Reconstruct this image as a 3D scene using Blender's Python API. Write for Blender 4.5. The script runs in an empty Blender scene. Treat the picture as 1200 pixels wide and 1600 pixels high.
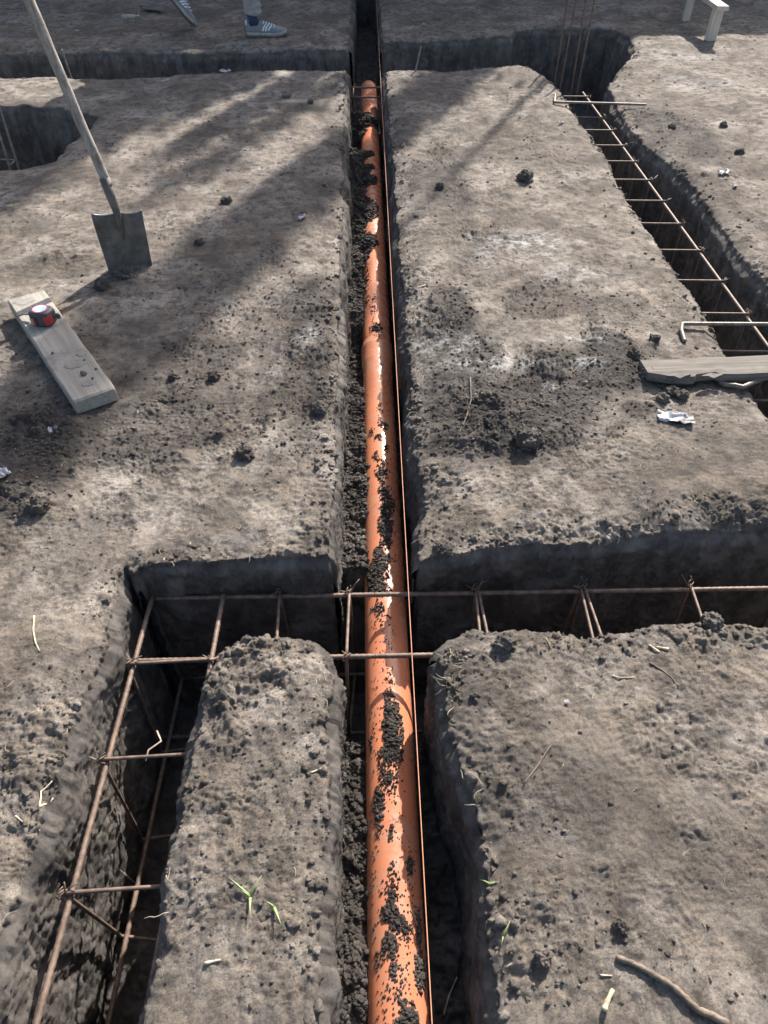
import bpy, math, random
import numpy as np
from mathutils import Vector, Matrix, noise as mnoise

random.seed(7)
rng = np.random.default_rng(7)
SC = bpy.context.scene
COL = SC.collection
R = math.radians

# ------------------------------------------------------------------ camera, sky, sun, exposure
CAM_H, PITCH, YAW, FPX = 1.30, R(45.5), R(1.36), 1120.0
cam_data = bpy.data.cameras.new('camera')
cam_data.sensor_fit = 'VERTICAL'
cam_data.sensor_height = 24.0
cam_data.lens = 24.0 * FPX / 1600.0
cam_data.clip_start = 0.02
cam_data.clip_end = 400
cam = bpy.data.objects.new('camera', cam_data)
COL.objects.link(cam)
cam.location = (0, 0, CAM_H)
cam.rotation_euler = (math.pi / 2 - PITCH, 0, -YAW)
SC.camera = cam

SUN_EL, SUN_AZ = R(36), R(24.5)          # azimuth from +Y towards +X
world = bpy.data.worlds.new('World')
SC.world = world
world.use_nodes = True
wn = world.node_tree
sky = wn.nodes.new('ShaderNodeTexSky')
sky.sky_type = 'NISHITA'
sky.sun_disc = False
sky.sun_elevation = SUN_EL
sky.sun_rotation = SUN_AZ
sky.air_density = 1.0
sky.dust_density = 3.0
sky.ozone_density = 0.6
wn.links.new(sky.outputs[0], wn.nodes['Background'].inputs[0])
wn.nodes['Background'].inputs[1].default_value = 0.105
sd = bpy.data.lights.new('sun', 'SUN')
sd.energy = 4.8
sd.angle = R(0.5)
sd.color = (1.0, 0.955, 0.895)
sun = bpy.data.objects.new('sun', sd)
COL.objects.link(sun)
sdir = Vector((math.sin(SUN_AZ) * math.cos(SUN_EL), math.cos(SUN_AZ) * math.cos(SUN_EL), math.sin(SUN_EL)))
sun.location = sdir * 30
sun.rotation_euler = sdir.to_track_quat('Z', 'Y').to_euler()
SC.view_settings.view_transform = 'Standard'
SC.view_settings.look = 'None'
SC.view_settings.gamma = 1.0
SC.view_settings.use_curve_mapping = False
SC.view_settings.exposure = 1.16

# ------------------------------------------------------------------ where a sight line of the photo meets a level
_sp, _cp, _sy, _cy = math.sin(PITCH), math.cos(PITCH), math.sin(YAW), math.cos(YAW)
_F = Vector((_sy * _cp, _cy * _cp, -_sp)); _Rt = Vector((_cy, -_sy, 0)); _U = Vector((_sy * _sp, _cy * _sp, _cp))
def ray(px, py):
    return _F * FPX + _Rt * (px - 600) + _U * (800 - py)
def gp(px, py, z=0.0):
    d = ray(px, py); t = (z - CAM_H) / d.z
    return Vector((d.x * t, d.y * t, z))
def gy(px, py, Y):
    d = ray(px, py); t = Y / d.y
    return Vector((d.x * t, Y, CAM_H + d.z * t))

# ------------------------------------------------------------------ object helpers
def tag(o, label=None, cat=None, group=None, kind=None):
    if label: o['label'] = label
    if cat: o['category'] = cat
    if group: o['group'] = group
    if kind: o['kind'] = kind
    return o
def empty(name, loc=(0, 0, 0), rot=(0, 0, 0)):
    o = bpy.data.objects.new(name, None); COL.objects.link(o)
    o.empty_display_size = 0.05
    o.location = loc; o.rotation_euler = rot
    return o
def link_mesh(name, me, mat, parent=None, smooth=True):
    if mat: me.materials.append(mat)
    if smooth: me.polygons.foreach_set('use_smooth', [True] * len(me.polygons))
    o = bpy.data.objects.new(name, me); COL.objects.link(o)
    if parent: o.parent = parent
    return o
def mesh_np(name, V, quads=None, tris=None):
    me = bpy.data.meshes.new(name)
    V = np.asarray(V, dtype=np.float32)
    me.vertices.add(len(V)); me.vertices.foreach_set('co', V.ravel())
    nq = 0 if quads is None else len(quads); nt = 0 if tris is None else len(tris)
    loops = np.concatenate([a for a in ((quads.ravel() if nq else None), (tris.ravel() if nt else None)) if a is not None]).astype(np.int32)
    me.loops.add(len(loops)); me.loops.foreach_set('vertex_index', loops)
    starts = np.concatenate([np.arange(nq) * 4, nq * 4 + np.arange(nt) * 3]).astype(np.int32)
    me.polygons.add(nq + nt); me.polygons.foreach_set('loop_start', starts)
    me.update(calc_edges=True); me.validate()
    return me

class MB:
    """collects shapes and links them as one mesh object"""
    def __init__(self): self.v, self.f = [], []
    def add(self, vs, fs):
        b = len(self.v); self.v += [tuple(v) for v in vs]; self.f += [tuple(i + b for i in f) for f in fs]
    def box(self, c, s, rot=None, bev=0.0, jit=0.0, seg=1):
        c = Vector(c); hx, hy, hz = s[0] / 2, s[1] / 2, s[2] / 2
        M = rot if rot is not None else Matrix.Identity(3)
        b = min(bev, hx * .9, hy * .9, hz * .9)
        # rings of a bevelled box, long axis along y in seg pieces
        prof = [(-hx, -hz + b), (-hx, hz - b), (-hx + b, hz), (hx - b, hz), (hx, hz - b), (hx, -hz + b), (hx - b, -hz), (-hx + b, -hz)] if b > 0 else [(-hx, -hz), (-hx, hz), (hx, hz), (hx, -hz)]
        n = len(prof); vs = []; ys = [-hy + 2 * hy * i / seg for i in range(seg + 1)]
        rings = []
        if b > 0: rings.append((-hy, (hx - b) / hx, (hz - b) / hz)); ys[0] += b; ys[-1] -= b
        for y in ys: rings.append((y, 1, 1))
        if b > 0: rings.append((hy, (hx - b) / hx, (hz - b) / hz))
        for (y, kx, kz) in rings:
            for (x, z) in prof:
                vs.append(c + M @ Vector((x * kx + random.uniform(-jit, jit), y + random.uniform(-jit, jit), z * kz + random.uniform(-jit, jit))))
        fs = []
        for r in range(len(rings) - 1):
            for k in range(n):
                a, d = r * n + k, r * n + (k + 1) % n
                fs.append((a, a + n, d + n, d))
        fs.append(tuple(range(n)))
        fs.append(tuple((len(rings) - 1) * n + k for k in reversed(range(n))))
        self.add(vs, fs)
    def tube(self, pts, rad, sides=8, cap=True, rib=0.0, step=None, ell=1.0):
        P = [Vector(p) for p in pts]
        if not isinstance(rad, (list, tuple)): rad = [rad] * len(P)
        if step:
            Q, q = [], []
            for i in range(len(P) - 1):
                n = max(1, int((P[i + 1] - P[i]).length / step))
                for k in range(n): Q.append(P[i].lerp(P[i + 1], k / n)); q.append(rad[i] + (rad[i + 1] - rad[i]) * k / n)
            Q.append(P[-1]); q.append(rad[-1]); P, rad = Q, q
        if rib: rad = [r * (1 + rib * (1 if i % 2 else -1)) for i, r in enumerate(rad)]
        vs, fs = [], []; up = None
        for i, p in enumerate(P):
            t = (P[min(i + 1, len(P) - 1)] - P[max(i - 1, 0)])
            if t.length < 1e-9: t = Vector((0, 0, 1))
            t.normalize()
            if up is None:
                up = Vector((0, 0, 1)) if abs(t.z) < .9 else Vector((0, 1, 0))
            u = t.cross(up)
            if u.length < 1e-6: u = t.orthogonal()
            u.normalize(); w = u.cross(t).normalized(); up = w
            for k in range(sides):
                a = 2 * math.pi * k / sides
                vs.append(p + (u * math.cos(a) + w * math.sin(a) * ell) * rad[i])
        for i in range(len(P) - 1):
            for k in range(sides):
                a, b = i * sides + k, i * sides + (k + 1) % sides
                fs.append((a, b, b + sides, a + sides))
        if cap:
            fs.append(tuple(reversed(range(sides)))); fs.append(tuple((len(P) - 1) * sides + k for k in range(sides)))
        self.add(vs, fs)
    def loft(self, rings, cap=True):
        n = len(rings[0]); vs = [p for r in rings for p in r]; fs = []
        for i in range(len(rings) - 1):
            for k in range(n):
                a, b = i * n + k, i * n + (k + 1) % n
                fs.append((a, b, b + n, a + n))
        if cap:
            fs.append(tuple(reversed(range(n)))); fs.append(tuple((len(rings) - 1) * n + k for k in range(n)))
        self.add(vs, fs)
    def build(self, name, mat, parent=None, smooth=False, bevel=0.0, sub=0, auto=None):
        me = bpy.data.meshes.new(name); me.from_pydata(self.v, [], self.f); me.update()
        o = link_mesh(name, me, mat, parent, smooth)
        if bevel:
            m = o.modifiers.new('bevel', 'BEVEL'); m.width = bevel; m.segments = 2; m.limit_method = 'ANGLE'
        if sub:
            m = o.modifiers.new('sub', 'SUBSURF'); m.levels = sub; m.render_levels = sub
        return o

def ico(sub=1):
    t = (1 + 5 ** .5) / 2
    v = [Vector(p).normalized() for p in [(-1, t, 0), (1, t, 0), (-1, -t, 0), (1, -t, 0), (0, -1, t), (0, 1, t), (0, -1, -t), (0, 1, -t), (t, 0, -1), (t, 0, 1), (-t, 0, -1), (-t, 0, 1)]]
    f = [(0, 11, 5), (0, 5, 1), (0, 1, 7), (0, 7, 10), (0, 10, 11), (1, 5, 9), (5, 11, 4), (11, 10, 2), (10, 7, 6), (7, 1, 8), (3, 9, 4), (3, 4, 2), (3, 2, 6), (3, 6, 8), (3, 8, 9), (4, 9, 5), (2, 4, 11), (6, 2, 10), (8, 6, 7), (9, 8, 1)]
    for _ in range(sub):
        mid = {}; nf = []
        def m(a, b):
            k = (min(a, b), max(a, b))
            if k not in mid: v.append(((v[a] + v[b]) / 2).normalized()); mid[k] = len(v) - 1
            return mid[k]
        for a, b, c in f:
            x, y, z = m(a, b), m(b, c), m(c, a); nf += [(a, x, z), (b, y, x), (c, z, y), (x, y, z)]
        f = nf
    return np.array([tuple(p) for p in v]), np.array(f)
ICO0, ICO1, ICO3 = ico(0), ico(1), ico(3)

def lumps(name, P, rad, mat, parent=None, tmpl=ICO1, flat=0.75, rough=0.28, smooth=True):
    """many crumbs of soil as one mesh"""
    P = np.asarray(P); rad = np.asarray(rad); N = len(P); T, Fc = tmpl; n = len(T)
    th = rng.uniform(0, 2 * np.pi, N); c, s = np.cos(th), np.sin(th)
    sc = np.stack([rng.uniform(.7, 1.25, N), rng.uniform(.7, 1.25, N), rng.uniform(.55, 1.0, N) * flat / .75], 1)
    q = rng.normal(size=(N, 4)); q /= np.linalg.norm(q, axis=1)[:, None]
    w, x, y, z = q.T
    M = np.empty((N, 3, 3))
    M[:, 0, 0] = 1 - 2 * (y * y + z * z); M[:, 0, 1] = 2 * (x * y - z * w); M[:, 0, 2] = 2 * (x * z + y * w)
    M[:, 1, 0] = 2 * (x * y + z * w); M[:, 1, 1] = 1 - 2 * (x * x + z * z); M[:, 1, 2] = 2 * (y * z - x * w)
    M[:, 2, 0] = 2 * (x * z - y * w); M[:, 2, 1] = 2 * (y * z + x * w); M[:, 2, 2] = 1 - 2 * (x * x + y * y)
    V = np.einsum('nij,kj->nki', M, T) * (1 + rng.uniform(-rough, rough, (N, n, 1)))
    V = V * sc[:, None, :]
    V = V * rad[:, None, None] + P[:, None, :]
    F_ = (Fc[None] + (np.arange(N) * n)[:, None, None]).reshape(-1, 3)
    me = mesh_np(name, V.reshape(-1, 3), tris=F_)
    return link_mesh(name, me, mat, parent, smooth)

# ------------------------------------------------------------------ numpy noise
_perm = np.random.default_rng(3).permutation(4096).astype(np.int64)
_g3 = np.random.default_rng(4).normal(size=(4096, 3)); _g3 /= np.linalg.norm(_g3, axis=1)[:, None]
_g3 = _g3.astype(np.float32)
def _h(i, j, k=0): return _perm[(_perm[(_perm[i & 4095] + j) & 4095] + k) & 4095]
def pn2(x, y, s=0):
    xi = np.floor(x).astype(np.int64); yi = np.floor(y).astype(np.int64); fx = (x - xi).astype(np.float32); fy = (y - yi).astype(np.float32)
    u = fx * fx * fx * (fx * (fx * 6 - 15) + 10); v = fy * fy * fy * (fy * (fy * 6 - 15) + 10)
    def d(a, b):
        h = _h(xi + a, yi + b, s); return _g3[h, 0] * (fx - a) + _g3[h, 1] * (fy - b)
    return 1.5 * ((d(0, 0) * (1 - u) + d(1, 0) * u) * (1 - v) + (d(0, 1) * (1 - u) + d(1, 1) * u) * v)
def pn3(x, y, z):
    xi = np.floor(x).astype(np.int64); yi = np.floor(y).astype(np.int64); zi = np.floor(z).astype(np.int64)
    fx = (x - xi).astype(np.float32); fy = (y - yi).astype(np.float32); fz = (z - zi).astype(np.float32)
    u, v, w = [t * t * t * (t * (t * 6 - 15) + 10) for t in (fx, fy, fz)]
    def d(a, b, c):
        h = _h(xi + a, yi + b, zi + c); g = _g3[h]; return g[:, 0] * (fx - a) + g[:, 1] * (fy - b) + g[:, 2] * (fz - c)
    def pl(c): return (d(0, 0, c) * (1 - u) + d(1, 0, c) * u) * (1 - v) + (d(0, 1, c) * (1 - u) + d(1, 1, c) * u) * v
    return 1.6 * (pl(0) * (1 - w) + pl(1) * w)
def bumps(x, y, s, keep=1.0):
    """rounded clods on a jittered lattice: 0..1 height"""
    xi = np.floor(x).astype(np.int64); yi = np.floor(y).astype(np.int64); out = np.zeros(len(x), np.float32)
    for a in (-1, 0, 1):
        for b in (-1, 0, 1):
            h = _h(xi + a, yi + b, s)
            jx = ((h * 37) & 1023) / 1023.; jy = ((h * 91 + 17) & 1023) / 1023.; r = .25 + .55 * (((h * 53 + 7) & 1023) / 1023.) ** 2
            on = (((h * 29 + 11) & 1023) / 1023.) < keep
            e = .6 + .8 * (((h * 71 + 5) & 1023) / 1023.)
            d2 = ((xi + a + jx - x) * e) ** 2 + ((yi + b + jy - y) / e) ** 2
            out = np.maximum(out, np.where(on, np.sqrt(np.maximum(0, r * r - d2)), 0))
    return out.astype(np.float32)
def sstep(a, b, x):
    t = np.clip((x - a) / (b - a), 0, 1); return t * t * (3 - 2 * t)

# ------------------------------------------------------------------ materials
def mat(name):
    m = bpy.data.materials.new(name); m.use_nodes = True
    nt = m.node_tree; b = nt.nodes['Principled BSDF']
    return m, nt, b
def nd(nt, typ, **kw):
    n = nt.nodes.new(typ)
    for k, v in kw.items():
        if k.startswith('i_'): n.inputs[k[2:].replace('_', ' ')].default_value = v
        else: setattr(n, k, v)
    return n
def mixc(nt, fac, a, b, mode='MIX'):
    n = nt.nodes.new('ShaderNodeMix'); n.data_type = 'RGBA'; n.blend_type = mode
    for s, val in ((n.inputs[0], fac), (n.inputs[6], a), (n.inputs[7], b)):
        if hasattr(val, 'is_linked') or isinstance(val, bpy.types.NodeSocket): nt.links.new(val, s)
        else: s.default_value = val if isinstance(val, (int, float)) else (*val, 1)
    return n.outputs[2]
def noise(nt, scale, detail=6, rough=.6, vec=None, dist=0.0):
    n = nd(nt, 'ShaderNodeTexNoise'); n.inputs['Scale'].default_value = scale; n.inputs['Detail'].default_value = detail
    n.inputs['Roughness'].default_value = rough; n.inputs['Distortion'].default_value = dist
    if vec is not None: nt.links.new(vec, n.inputs['Vector'])
    return n.outputs['Fac']
def ramp(nt, src, a, b, lo=0.0, hi=1.0):
    n = nd(nt, 'ShaderNodeMapRange'); n.interpolation_type = 'SMOOTHSTEP'
    nt.links.new(src, n.inputs[0])
    for k, v in zip((1, 2, 3, 4), (a, b, lo, hi)): n.inputs[k].default_value = v
    return n.outputs[0]
def bump(nt, b, h, strength=.5, dist=.003, prev=None):
    n = nd(nt, 'ShaderNodeBump'); n.inputs['Strength'].default_value = strength; n.inputs['Distance'].default_value = dist
    nt.links.new(h, n.inputs['Height'])
    if prev: nt.links.new(prev, n.inputs['Normal'])
    nt.links.new(n.outputs[0], b.inputs['Normal'])
    return n.outputs[0]
def math_(nt, op, a, b):
    n = nd(nt, 'ShaderNodeMath', operation=op)
    for s, v in ((n.inputs[0], a), (n.inputs[1], b)):
        if isinstance(v, bpy.types.NodeSocket): nt.links.new(v, s)
        else: s.default_value = v
    return n.outputs[0]

DRY_A, DRY_B, FRESH_A, FRESH_B = (.405, .355, .302), (.185, .159, .132), (.070, .061, .054), (.145, .126, .11)
def soil_material(name, ground=False, fresh=0.5):
    m, nt, b = mat(name)
    co = nd(nt, 'ShaderNodeNewGeometry').outputs['Position']
    n1 = noise(nt, 2.6, 6, .66, co, .5); n2 = noise(nt, 21, 9, .78, co, .2); n3 = noise(nt, 240, 6, .82, co)
    dry = mixc(nt, ramp(nt, n1, .36, .60), DRY_B, DRY_A)
    dry = mixc(nt, ramp(nt, noise(nt, 7, 7, .75, co, .4), .43, .62, 0, .85), dry, (.285, .230, .178))
    dry = mixc(nt, ramp(nt, n2, .38, .56, 0, 1), (.14, .121, .103), dry)
    dry = mixc(nt, ramp(nt, n3, .36, .52, .35, 1), (.07, .06, .052), dry)
    dry = mixc(nt, ramp(nt, n3, .56, .70, 0, .55), dry, (.46, .42, .37))
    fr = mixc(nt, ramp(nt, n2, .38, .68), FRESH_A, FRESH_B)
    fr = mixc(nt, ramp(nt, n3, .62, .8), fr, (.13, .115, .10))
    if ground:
        a = nd(nt, 'ShaderNodeAttribute', attribute_name='fresh').outputs['Fac']  # freshly dug soil, plus shade painted in as darker soil
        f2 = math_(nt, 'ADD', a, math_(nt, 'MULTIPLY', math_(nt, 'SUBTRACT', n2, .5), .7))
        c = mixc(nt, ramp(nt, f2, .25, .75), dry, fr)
        mpw = nd(nt, 'ShaderNodeMapping'); mpw.inputs['Scale'].default_value = (20, 20, 9); nt.links.new(co, mpw.inputs['Vector'])
        cutc = mixc(nt, ramp(nt, noise(nt, 1, 6, .65, mpw.outputs[0], .3), .35, .65), (.105, .093, .084), (.20, .178, .158))
        cutc = mixc(nt, ramp(nt, n3, .58, .75, 0, .6), cutc, (.24, .215, .19))
        ca = nd(nt, 'ShaderNodeAttribute', attribute_name='cut').outputs['Fac']
        c = mixc(nt, ramp(nt, math_(nt, 'ADD', ca, math_(nt, 'MULTIPLY', math_(nt, 'SUBTRACT', n2, .5), .5)), .3, .8), c, cutc)
        l = nd(nt, 'ShaderNodeAttribute', attribute_name='lime').outputs['Fac']
        l2 = math_(nt, 'MULTIPLY', l, ramp(nt, noise(nt, 26, 6, .7, co, .5), .42, .62))
        c = mixc(nt, l2, c, (.66, .65, .62))
        # pale flecks of grit
        v = nd(nt, 'ShaderNodeTexVoronoi'); v.inputs['Scale'].default_value = 55; nt.links.new(co, v.inputs['Vector'])
        fl = math_(nt, 'MULTIPLY', ramp(nt, v.outputs['Distance'], .05, .10, 1, 0), ramp(nt, noise(nt, 31, 2, .5, co), .60, .66))
        c = mixc(nt, math_(nt, 'MULTIPLY', fl, .5), c, (.5, .48, .44))
    else:
        oi = nd(nt, 'ShaderNodeNewGeometry').outputs['Random Per Island']
        f_ = math_(nt, 'ADD', math_(nt, 'MULTIPLY', n2, .6), math_(nt, 'MULTIPLY', oi, .7))
        c = mixc(nt, ramp(nt, math_(nt, 'ADD', f_, fresh - .65), .25, .75), dry, fr)
    nt.links.new(c, b.inputs['Base Color'])
    b.inputs['Roughness'].default_value = .95
    b.inputs['Specular IOR Level'].default_value = .18
    p = bump(nt, b, noise(nt, 70, 10, .86, co, .3), 1.0, .022)
    bn = [n_ for n_ in nt.nodes if n_.bl_idname == 'ShaderNodeBump'][-1]
    nt.links.new(ramp(nt, noise(nt, 5.5, 5, .7, co, .5), .36, .58, .5, 1.0), bn.inputs['Strength'])
    bump(nt, b, noise(nt, 330, 5, .8, co), .7, .0035, p)
    return m
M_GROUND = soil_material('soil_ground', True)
M_CRUMB = soil_material('soil_crumb_mixed', fresh=.36)
M_WET = soil_material('soil_crumb_dark', fresh=.92)
M_MUD = M_CRUMB
M_LIP = soil_material('lip_soil', fresh=.16)
M_FRESH = soil_material('fresh_soil', fresh=.58)
M_FILL = soil_material('backfill_soil', fresh=.78)
M_CLOD = soil_material('soil_clod', fresh=.4)
M_DRYCLOD = soil_material('soil_clod_dry', fresh=.3)

def plain(name, c, c2=None, rough=.6, scale=40, metal=0.0, spec=.4, bstr=.3, bdist=.001, lo=.35, hi=.65, obj=True):
    m, nt, b = mat(name)
    co = nd(nt, 'ShaderNodeTexCoord').outputs['Object']
    n = noise(nt, scale, 6, .65, co)
    nt.links.new(mixc(nt, ramp(nt, n, lo, hi), c, c2 or tuple(x * .6 for x in c)), b.inputs['Base Color'])
    b.inputs['Roughness'].default_value = rough; b.inputs['Metallic'].default_value = metal
    b.inputs['Specular IOR Level'].default_value = spec
    if bstr: bump(nt, b, noise(nt, scale * 4, 5, .6, co), bstr, bdist)
    return m
M_REBAR = plain('rusty_rebar', (.21, .15, .115), (.12, .082, .062), .62, 60, .25, .4, .5, .0006)
M_REBAR_GREY = plain('grey_rebar', (.25, .215, .18), (.14, .115, .092), .55, 50, .25, .5, .4, .0005)
M_WIRE = plain('tie_wire', (.20, .15, .12), (.11, .08, .06), .6, 90, .3)
M_PALE_WIRE = plain('bare_tie_wire', (.55, .46, .36), (.36, .29, .22), .45, 90, .4)
M_STEEL = plain('worn_steel', (.19, .172, .155), (.085, .074, .066), .7, 11, .1, .5, .3, .0008)
M_EDGE = plain('bright_steel', (.5, .48, .45), (.3, .28, .26), .35, 40, .7)
M_PAPER = plain('white_film', (.42, .42, .43), (.20, .175, .155), .6, 22, lo=.48, hi=.6)
M_STRAW = plain('pale_straw', (.58, .50, .36), (.36, .29, .19), .7, 60)
M_ROOTS = plain('root_bark', (.23, .18, .135), (.12, .09, .066), .85, 70, bstr=.8, bdist=.002)
M_GRASS = plain('grass_blade', (.19, .26, .095), (.30, .33, .17), .5, 25)
M_RUBBER = plain('dark_rubber', (.045, .048, .055), (.07, .07, .075), .55, 40)
M_RED = plain('red_plastic', (.46, .05, .042), (.36, .04, .035), .4, 40, bstr=0)
M_BLUE_LABEL = plain('blue_label', (.09, .27, .62), (.55, .68, .85), .35, 70, bstr=0)
M_WHITE = plain('white_plastic', (.8, .8, .8), (.72, .72, .72), .45, 40, bstr=0)
M_STRING = plain('orange_twine', (.60, .27, .15), (.48, .21, .12), .6, 200)
M_SHOE = plain('grey_suede', (.25, .262, .275), (.19, .20, .21), .9, 90)
M_SOLE = plain('dusty_rubber_sole', (.42, .39, .36), (.28, .26, .24), .8, 60)
M_TREAD = plain('dirty_outsole', (.15, .13, .112), (.10, .088, .078), .9, 60)
M_SOCK = plain('blue_sock', (.055, .085, .17), (.04, .06, .125), .95, 150)
M_TROUSER = plain('grey_trouser_cloth', (.38, .37, .35), (.28, .27, .26), .95, 60)
M_JACKET = plain('dark_jacket_cloth', (.05, .06, .08), (.035, .04, .05), .9, 60)
M_SKIN = plain('skin', (.55, .33, .24), (.5, .28, .2), .55, 30, bstr=0)
M_HAIR = plain('brown_hair', (.05, .035, .025), (.03, .02, .015), .7, 120)

def wood_material(name, a, b_, dirt, grain=(60, 3, 60), dirt_amt=(.52, .68)):
    m, nt, b = mat(name)
    co = nd(nt, 'ShaderNodeTexCoord').outputs['Object']
    mp = nd(nt, 'ShaderNodeMapping'); mp.inputs['Scale'].default_value = grain; nt.links.new(co, mp.inputs['Vector'])
    g = noise(nt, 1.0, 8, .65, mp.outputs[0], .6)
    c = mixc(nt, ramp(nt, g, .35, .65), b_, a)
    d = noise(nt, 9, 6, .7, co, .3)
    c = mixc(nt, ramp(nt, d, dirt_amt[0], dirt_amt[1], 0, .85), c, dirt)
    nt.links.new(c, b.inputs['Base Color']); b.inputs['Roughness'].default_value = .85; b.inputs['Specular IOR Level'].default_value = .2
    p = bump(nt, b, g, .6, .002); bump(nt, b, noise(nt, 160, 5, .7, co), .35, .0015, p)
    return m
M_PLANK = wood_material('dusty_plank', (.37, .335, .285), (.27, .24, .20), (.21, .19, .165))
M_OLDWOOD = wood_material('weathered_board', (.19, .168, .143), (.10, .088, .076), (.13, .113, .096), (3, 70, 70))
M_HANDLE = wood_material('grey_wood_handle', (.36, .325, .28), (.20, .175, .15), (.11, .095, .08), (90, 90, 6), (.5, .7))
M_POST = wood_material('stake_wood', (.62, .56, .48), (.50, .44, .37), (.36, .32, .27), (70, 70, 5))
M_FENCE = wood_material('fence_wood', (.25, .2, .15), (.17, .13, .1), (.12, .1, .08), (40, 40, 3))
M_BARK = plain('tree_bark', (.12, .095, .075), (.07, .055, .045), .9, 14, bstr=.8, bdist=.01)
M_LEAF = plain('tree_leaf', (.06, .10, .03), (.08, .12, .04), .6, 6, bstr=0)

def pipe_material():
    m, nt, b = mat('orange_pvc')
    co = nd(nt, 'ShaderNodeTexCoord').outputs['Object']
    n = noise(nt, 5, 5, .6, co); mp = nd(nt, 'ShaderNodeMapping'); mp.inputs['Scale'].default_value = (160, 6, 160); nt.links.new(co, mp.inputs[0])
    s = noise(nt, 1, 6, .7, mp.outputs[0])
    c = mixc(nt, ramp(nt, n, .35, .7), (.58, .20, .098), (.51, .185, .098))
    dust = math_(nt, 'MULTIPLY', ramp(nt, noise(nt, 26, 7, .72, co, .4), .40, .68), ramp(nt, n, .3, .6, .15, .65))
    c = mixc(nt, dust, c, (.34, .20, .13))
    sp = nd(nt, 'ShaderNodeTexVoronoi'); sp.inputs['Scale'].default_value = 120; nt.links.new(co, sp.inputs[0])
    c = mixc(nt, math_(nt, 'MULTIPLY', ramp(nt, sp.outputs['Distance'], .12, .2, 1, 0), ramp(nt, noise(nt, 40, 2, .5, co), .52, .6)), c, (.09, .06, .045))
    nt.links.new(c, b.inputs['Base Color'])
    nt.links.new(ramp(nt, dust, 0, .6, .2, .55), b.inputs['Roughness'])
    b.inputs['Specular IOR Level'].default_value = .5
    bump(nt, b, s, .06, .0006)
    return m
M_PIPE = pipe_material()

# ------------------------------------------------------------------ the dug ground
def poly(pts, z=0.0): return np.array([tuple(gp(x, y, z))[:2] for x, y in pts])
def sdf(px, py, P):
    """signed distance to polygon P, negative inside"""
    d2 = np.full(len(px), 1e9, np.float32); ins = np.zeros(len(px), bool); n = len(P)
    for i in range(n):
        ax, ay = P[i]; bx, by = P[(i + 1) % n]; ex, ey = bx - ax, by - ay; L = ex * ex + ey * ey + 1e-12
        t = np.clip(((px - ax) * ex + (py - ay) * ey) / L, 0, 1)
        d2 = np.minimum(d2, (px - ax - t * ex) ** 2 + (py - ay - t * ey) ** 2)
        c = (ay > py) != (by > py)
        with np.errstate(divide='ignore', invalid='ignore'):
            ins ^= c & (px < ex * (py - ay) / (ey if abs(ey) > 1e-9 else 1e-9) + ax)
    return np.where(ins, -1, 1) * np.sqrt(d2)

XR = gp(1190, 610).x                                    # left edge of the right-hand trench
T_CROSS = poly([(-10, 0)][:0] + [(206, 894), (213, 878), (330, 871), (430, 866), (522, 867), (600, 868), (652, 866), (700, 860), (800, 852), (930, 842), (1010, 822), (1200, 810), (1900, 798),
                (1900, 985), (1200, 978), (1150, 972), (1090, 968), (1040, 972), (1000, 980), (960, 988), (915, 992), (870, 984), (820, 980), (740, 976), (712, 984), (690, 1004), (672, 1030),
                (540, 1045), (518, 1040), (500, 1016), (480, 1000), (440, 990), (390, 994), (350, 1012), (325, 1040), (200, 1040)])
T_LEFT = np.vstack([poly([(200, 900), (172, 1010), (150, 1080), (118, 1180), (80, 1290), (42, 1400), (8, 1500), (-34, 1640), (-90, 1800)], -.06),
                    poly([(130, 1900), (185, 1700), (205, 1610), (215, 1535), (235, 1460), (252, 1390), (272, 1290), (288, 1200), (300, 1140), (312, 1090), (328, 1035), (350, 1005)])])
T_PIPE = poly([(552, -36), (548, 30), (545, 60), (541, 110), (538, 150), (537, 200), (535, 300), (534, 400), (530, 500), (526, 600), (524, 680), (521, 750), (518, 880), (521, 960), (522, 1060), (521, 1120), (512, 1250), (500, 1400), (492, 1620), (480, 1800),
               (815, 1800), (782, 1620), (772, 1480), (752, 1350), (733, 1250), (712, 1150), (690, 1040), (662, 930), (656, 880), (660, 780), (650, 700), (640, 600), (626, 400), (609, 200), (600, 110), (596, 60), (591, -36)])
T_FAR = poly([(-900, 86), (0, 82), (160, 78), (300, 78), (420, 76), (545, 72), (600, 62), (700, 58), (795, 54), (804, 44), (880, 40), (955, 40), (985, 56), (992, 76), (968, 105), (948, 135),
              (885, 140), (862, 120), (835, 104), (815, 97), (760, 100), (700, 108), (650, 106), (598, 108), (540, 108), (460, 107), (330, 110), (250, 113), (160, 120), (90, 117), (0, 119), (-900, 121)])
T_RIGHT = poly([(872, 122), (893, 160), (907, 190), (930, 214), (946, 236), (964, 272), (985, 308), (1010, 345), (1034, 380), (1052, 412), (1074, 440), (1092, 462), (1115, 500), (1142, 552), (1160, 580), (1188, 610), (1215, 660), (1330, 860),
                (1620, 830), (1350, 600), (1282, 530), (1218, 466), (1182, 424), (1146, 382), (1114, 330), (1088, 292), (1056, 262), (1012, 228), (990, 204), (970, 172), (950, 128)])
T_PIT = poly([(-500, 166), (0, 166), (60, 165), (110, 168), (148, 178), (140, 192), (112, 214), (98, 232), (82, 246), (42, 258), (0, 261), (-500, 264)])
PIPE_Z, PIPE_R = -.24, .055
pa, pb = gp(623, 1600, PIPE_Z), gp(576, 139, PIPE_Z)
def pipe_x(y): return pa.x + (pb.x - pa.x) * (y - pa.y) / (pb.y - pa.y)
def Yof(py, z=0.0): return gp(600, py, z).y

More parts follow.
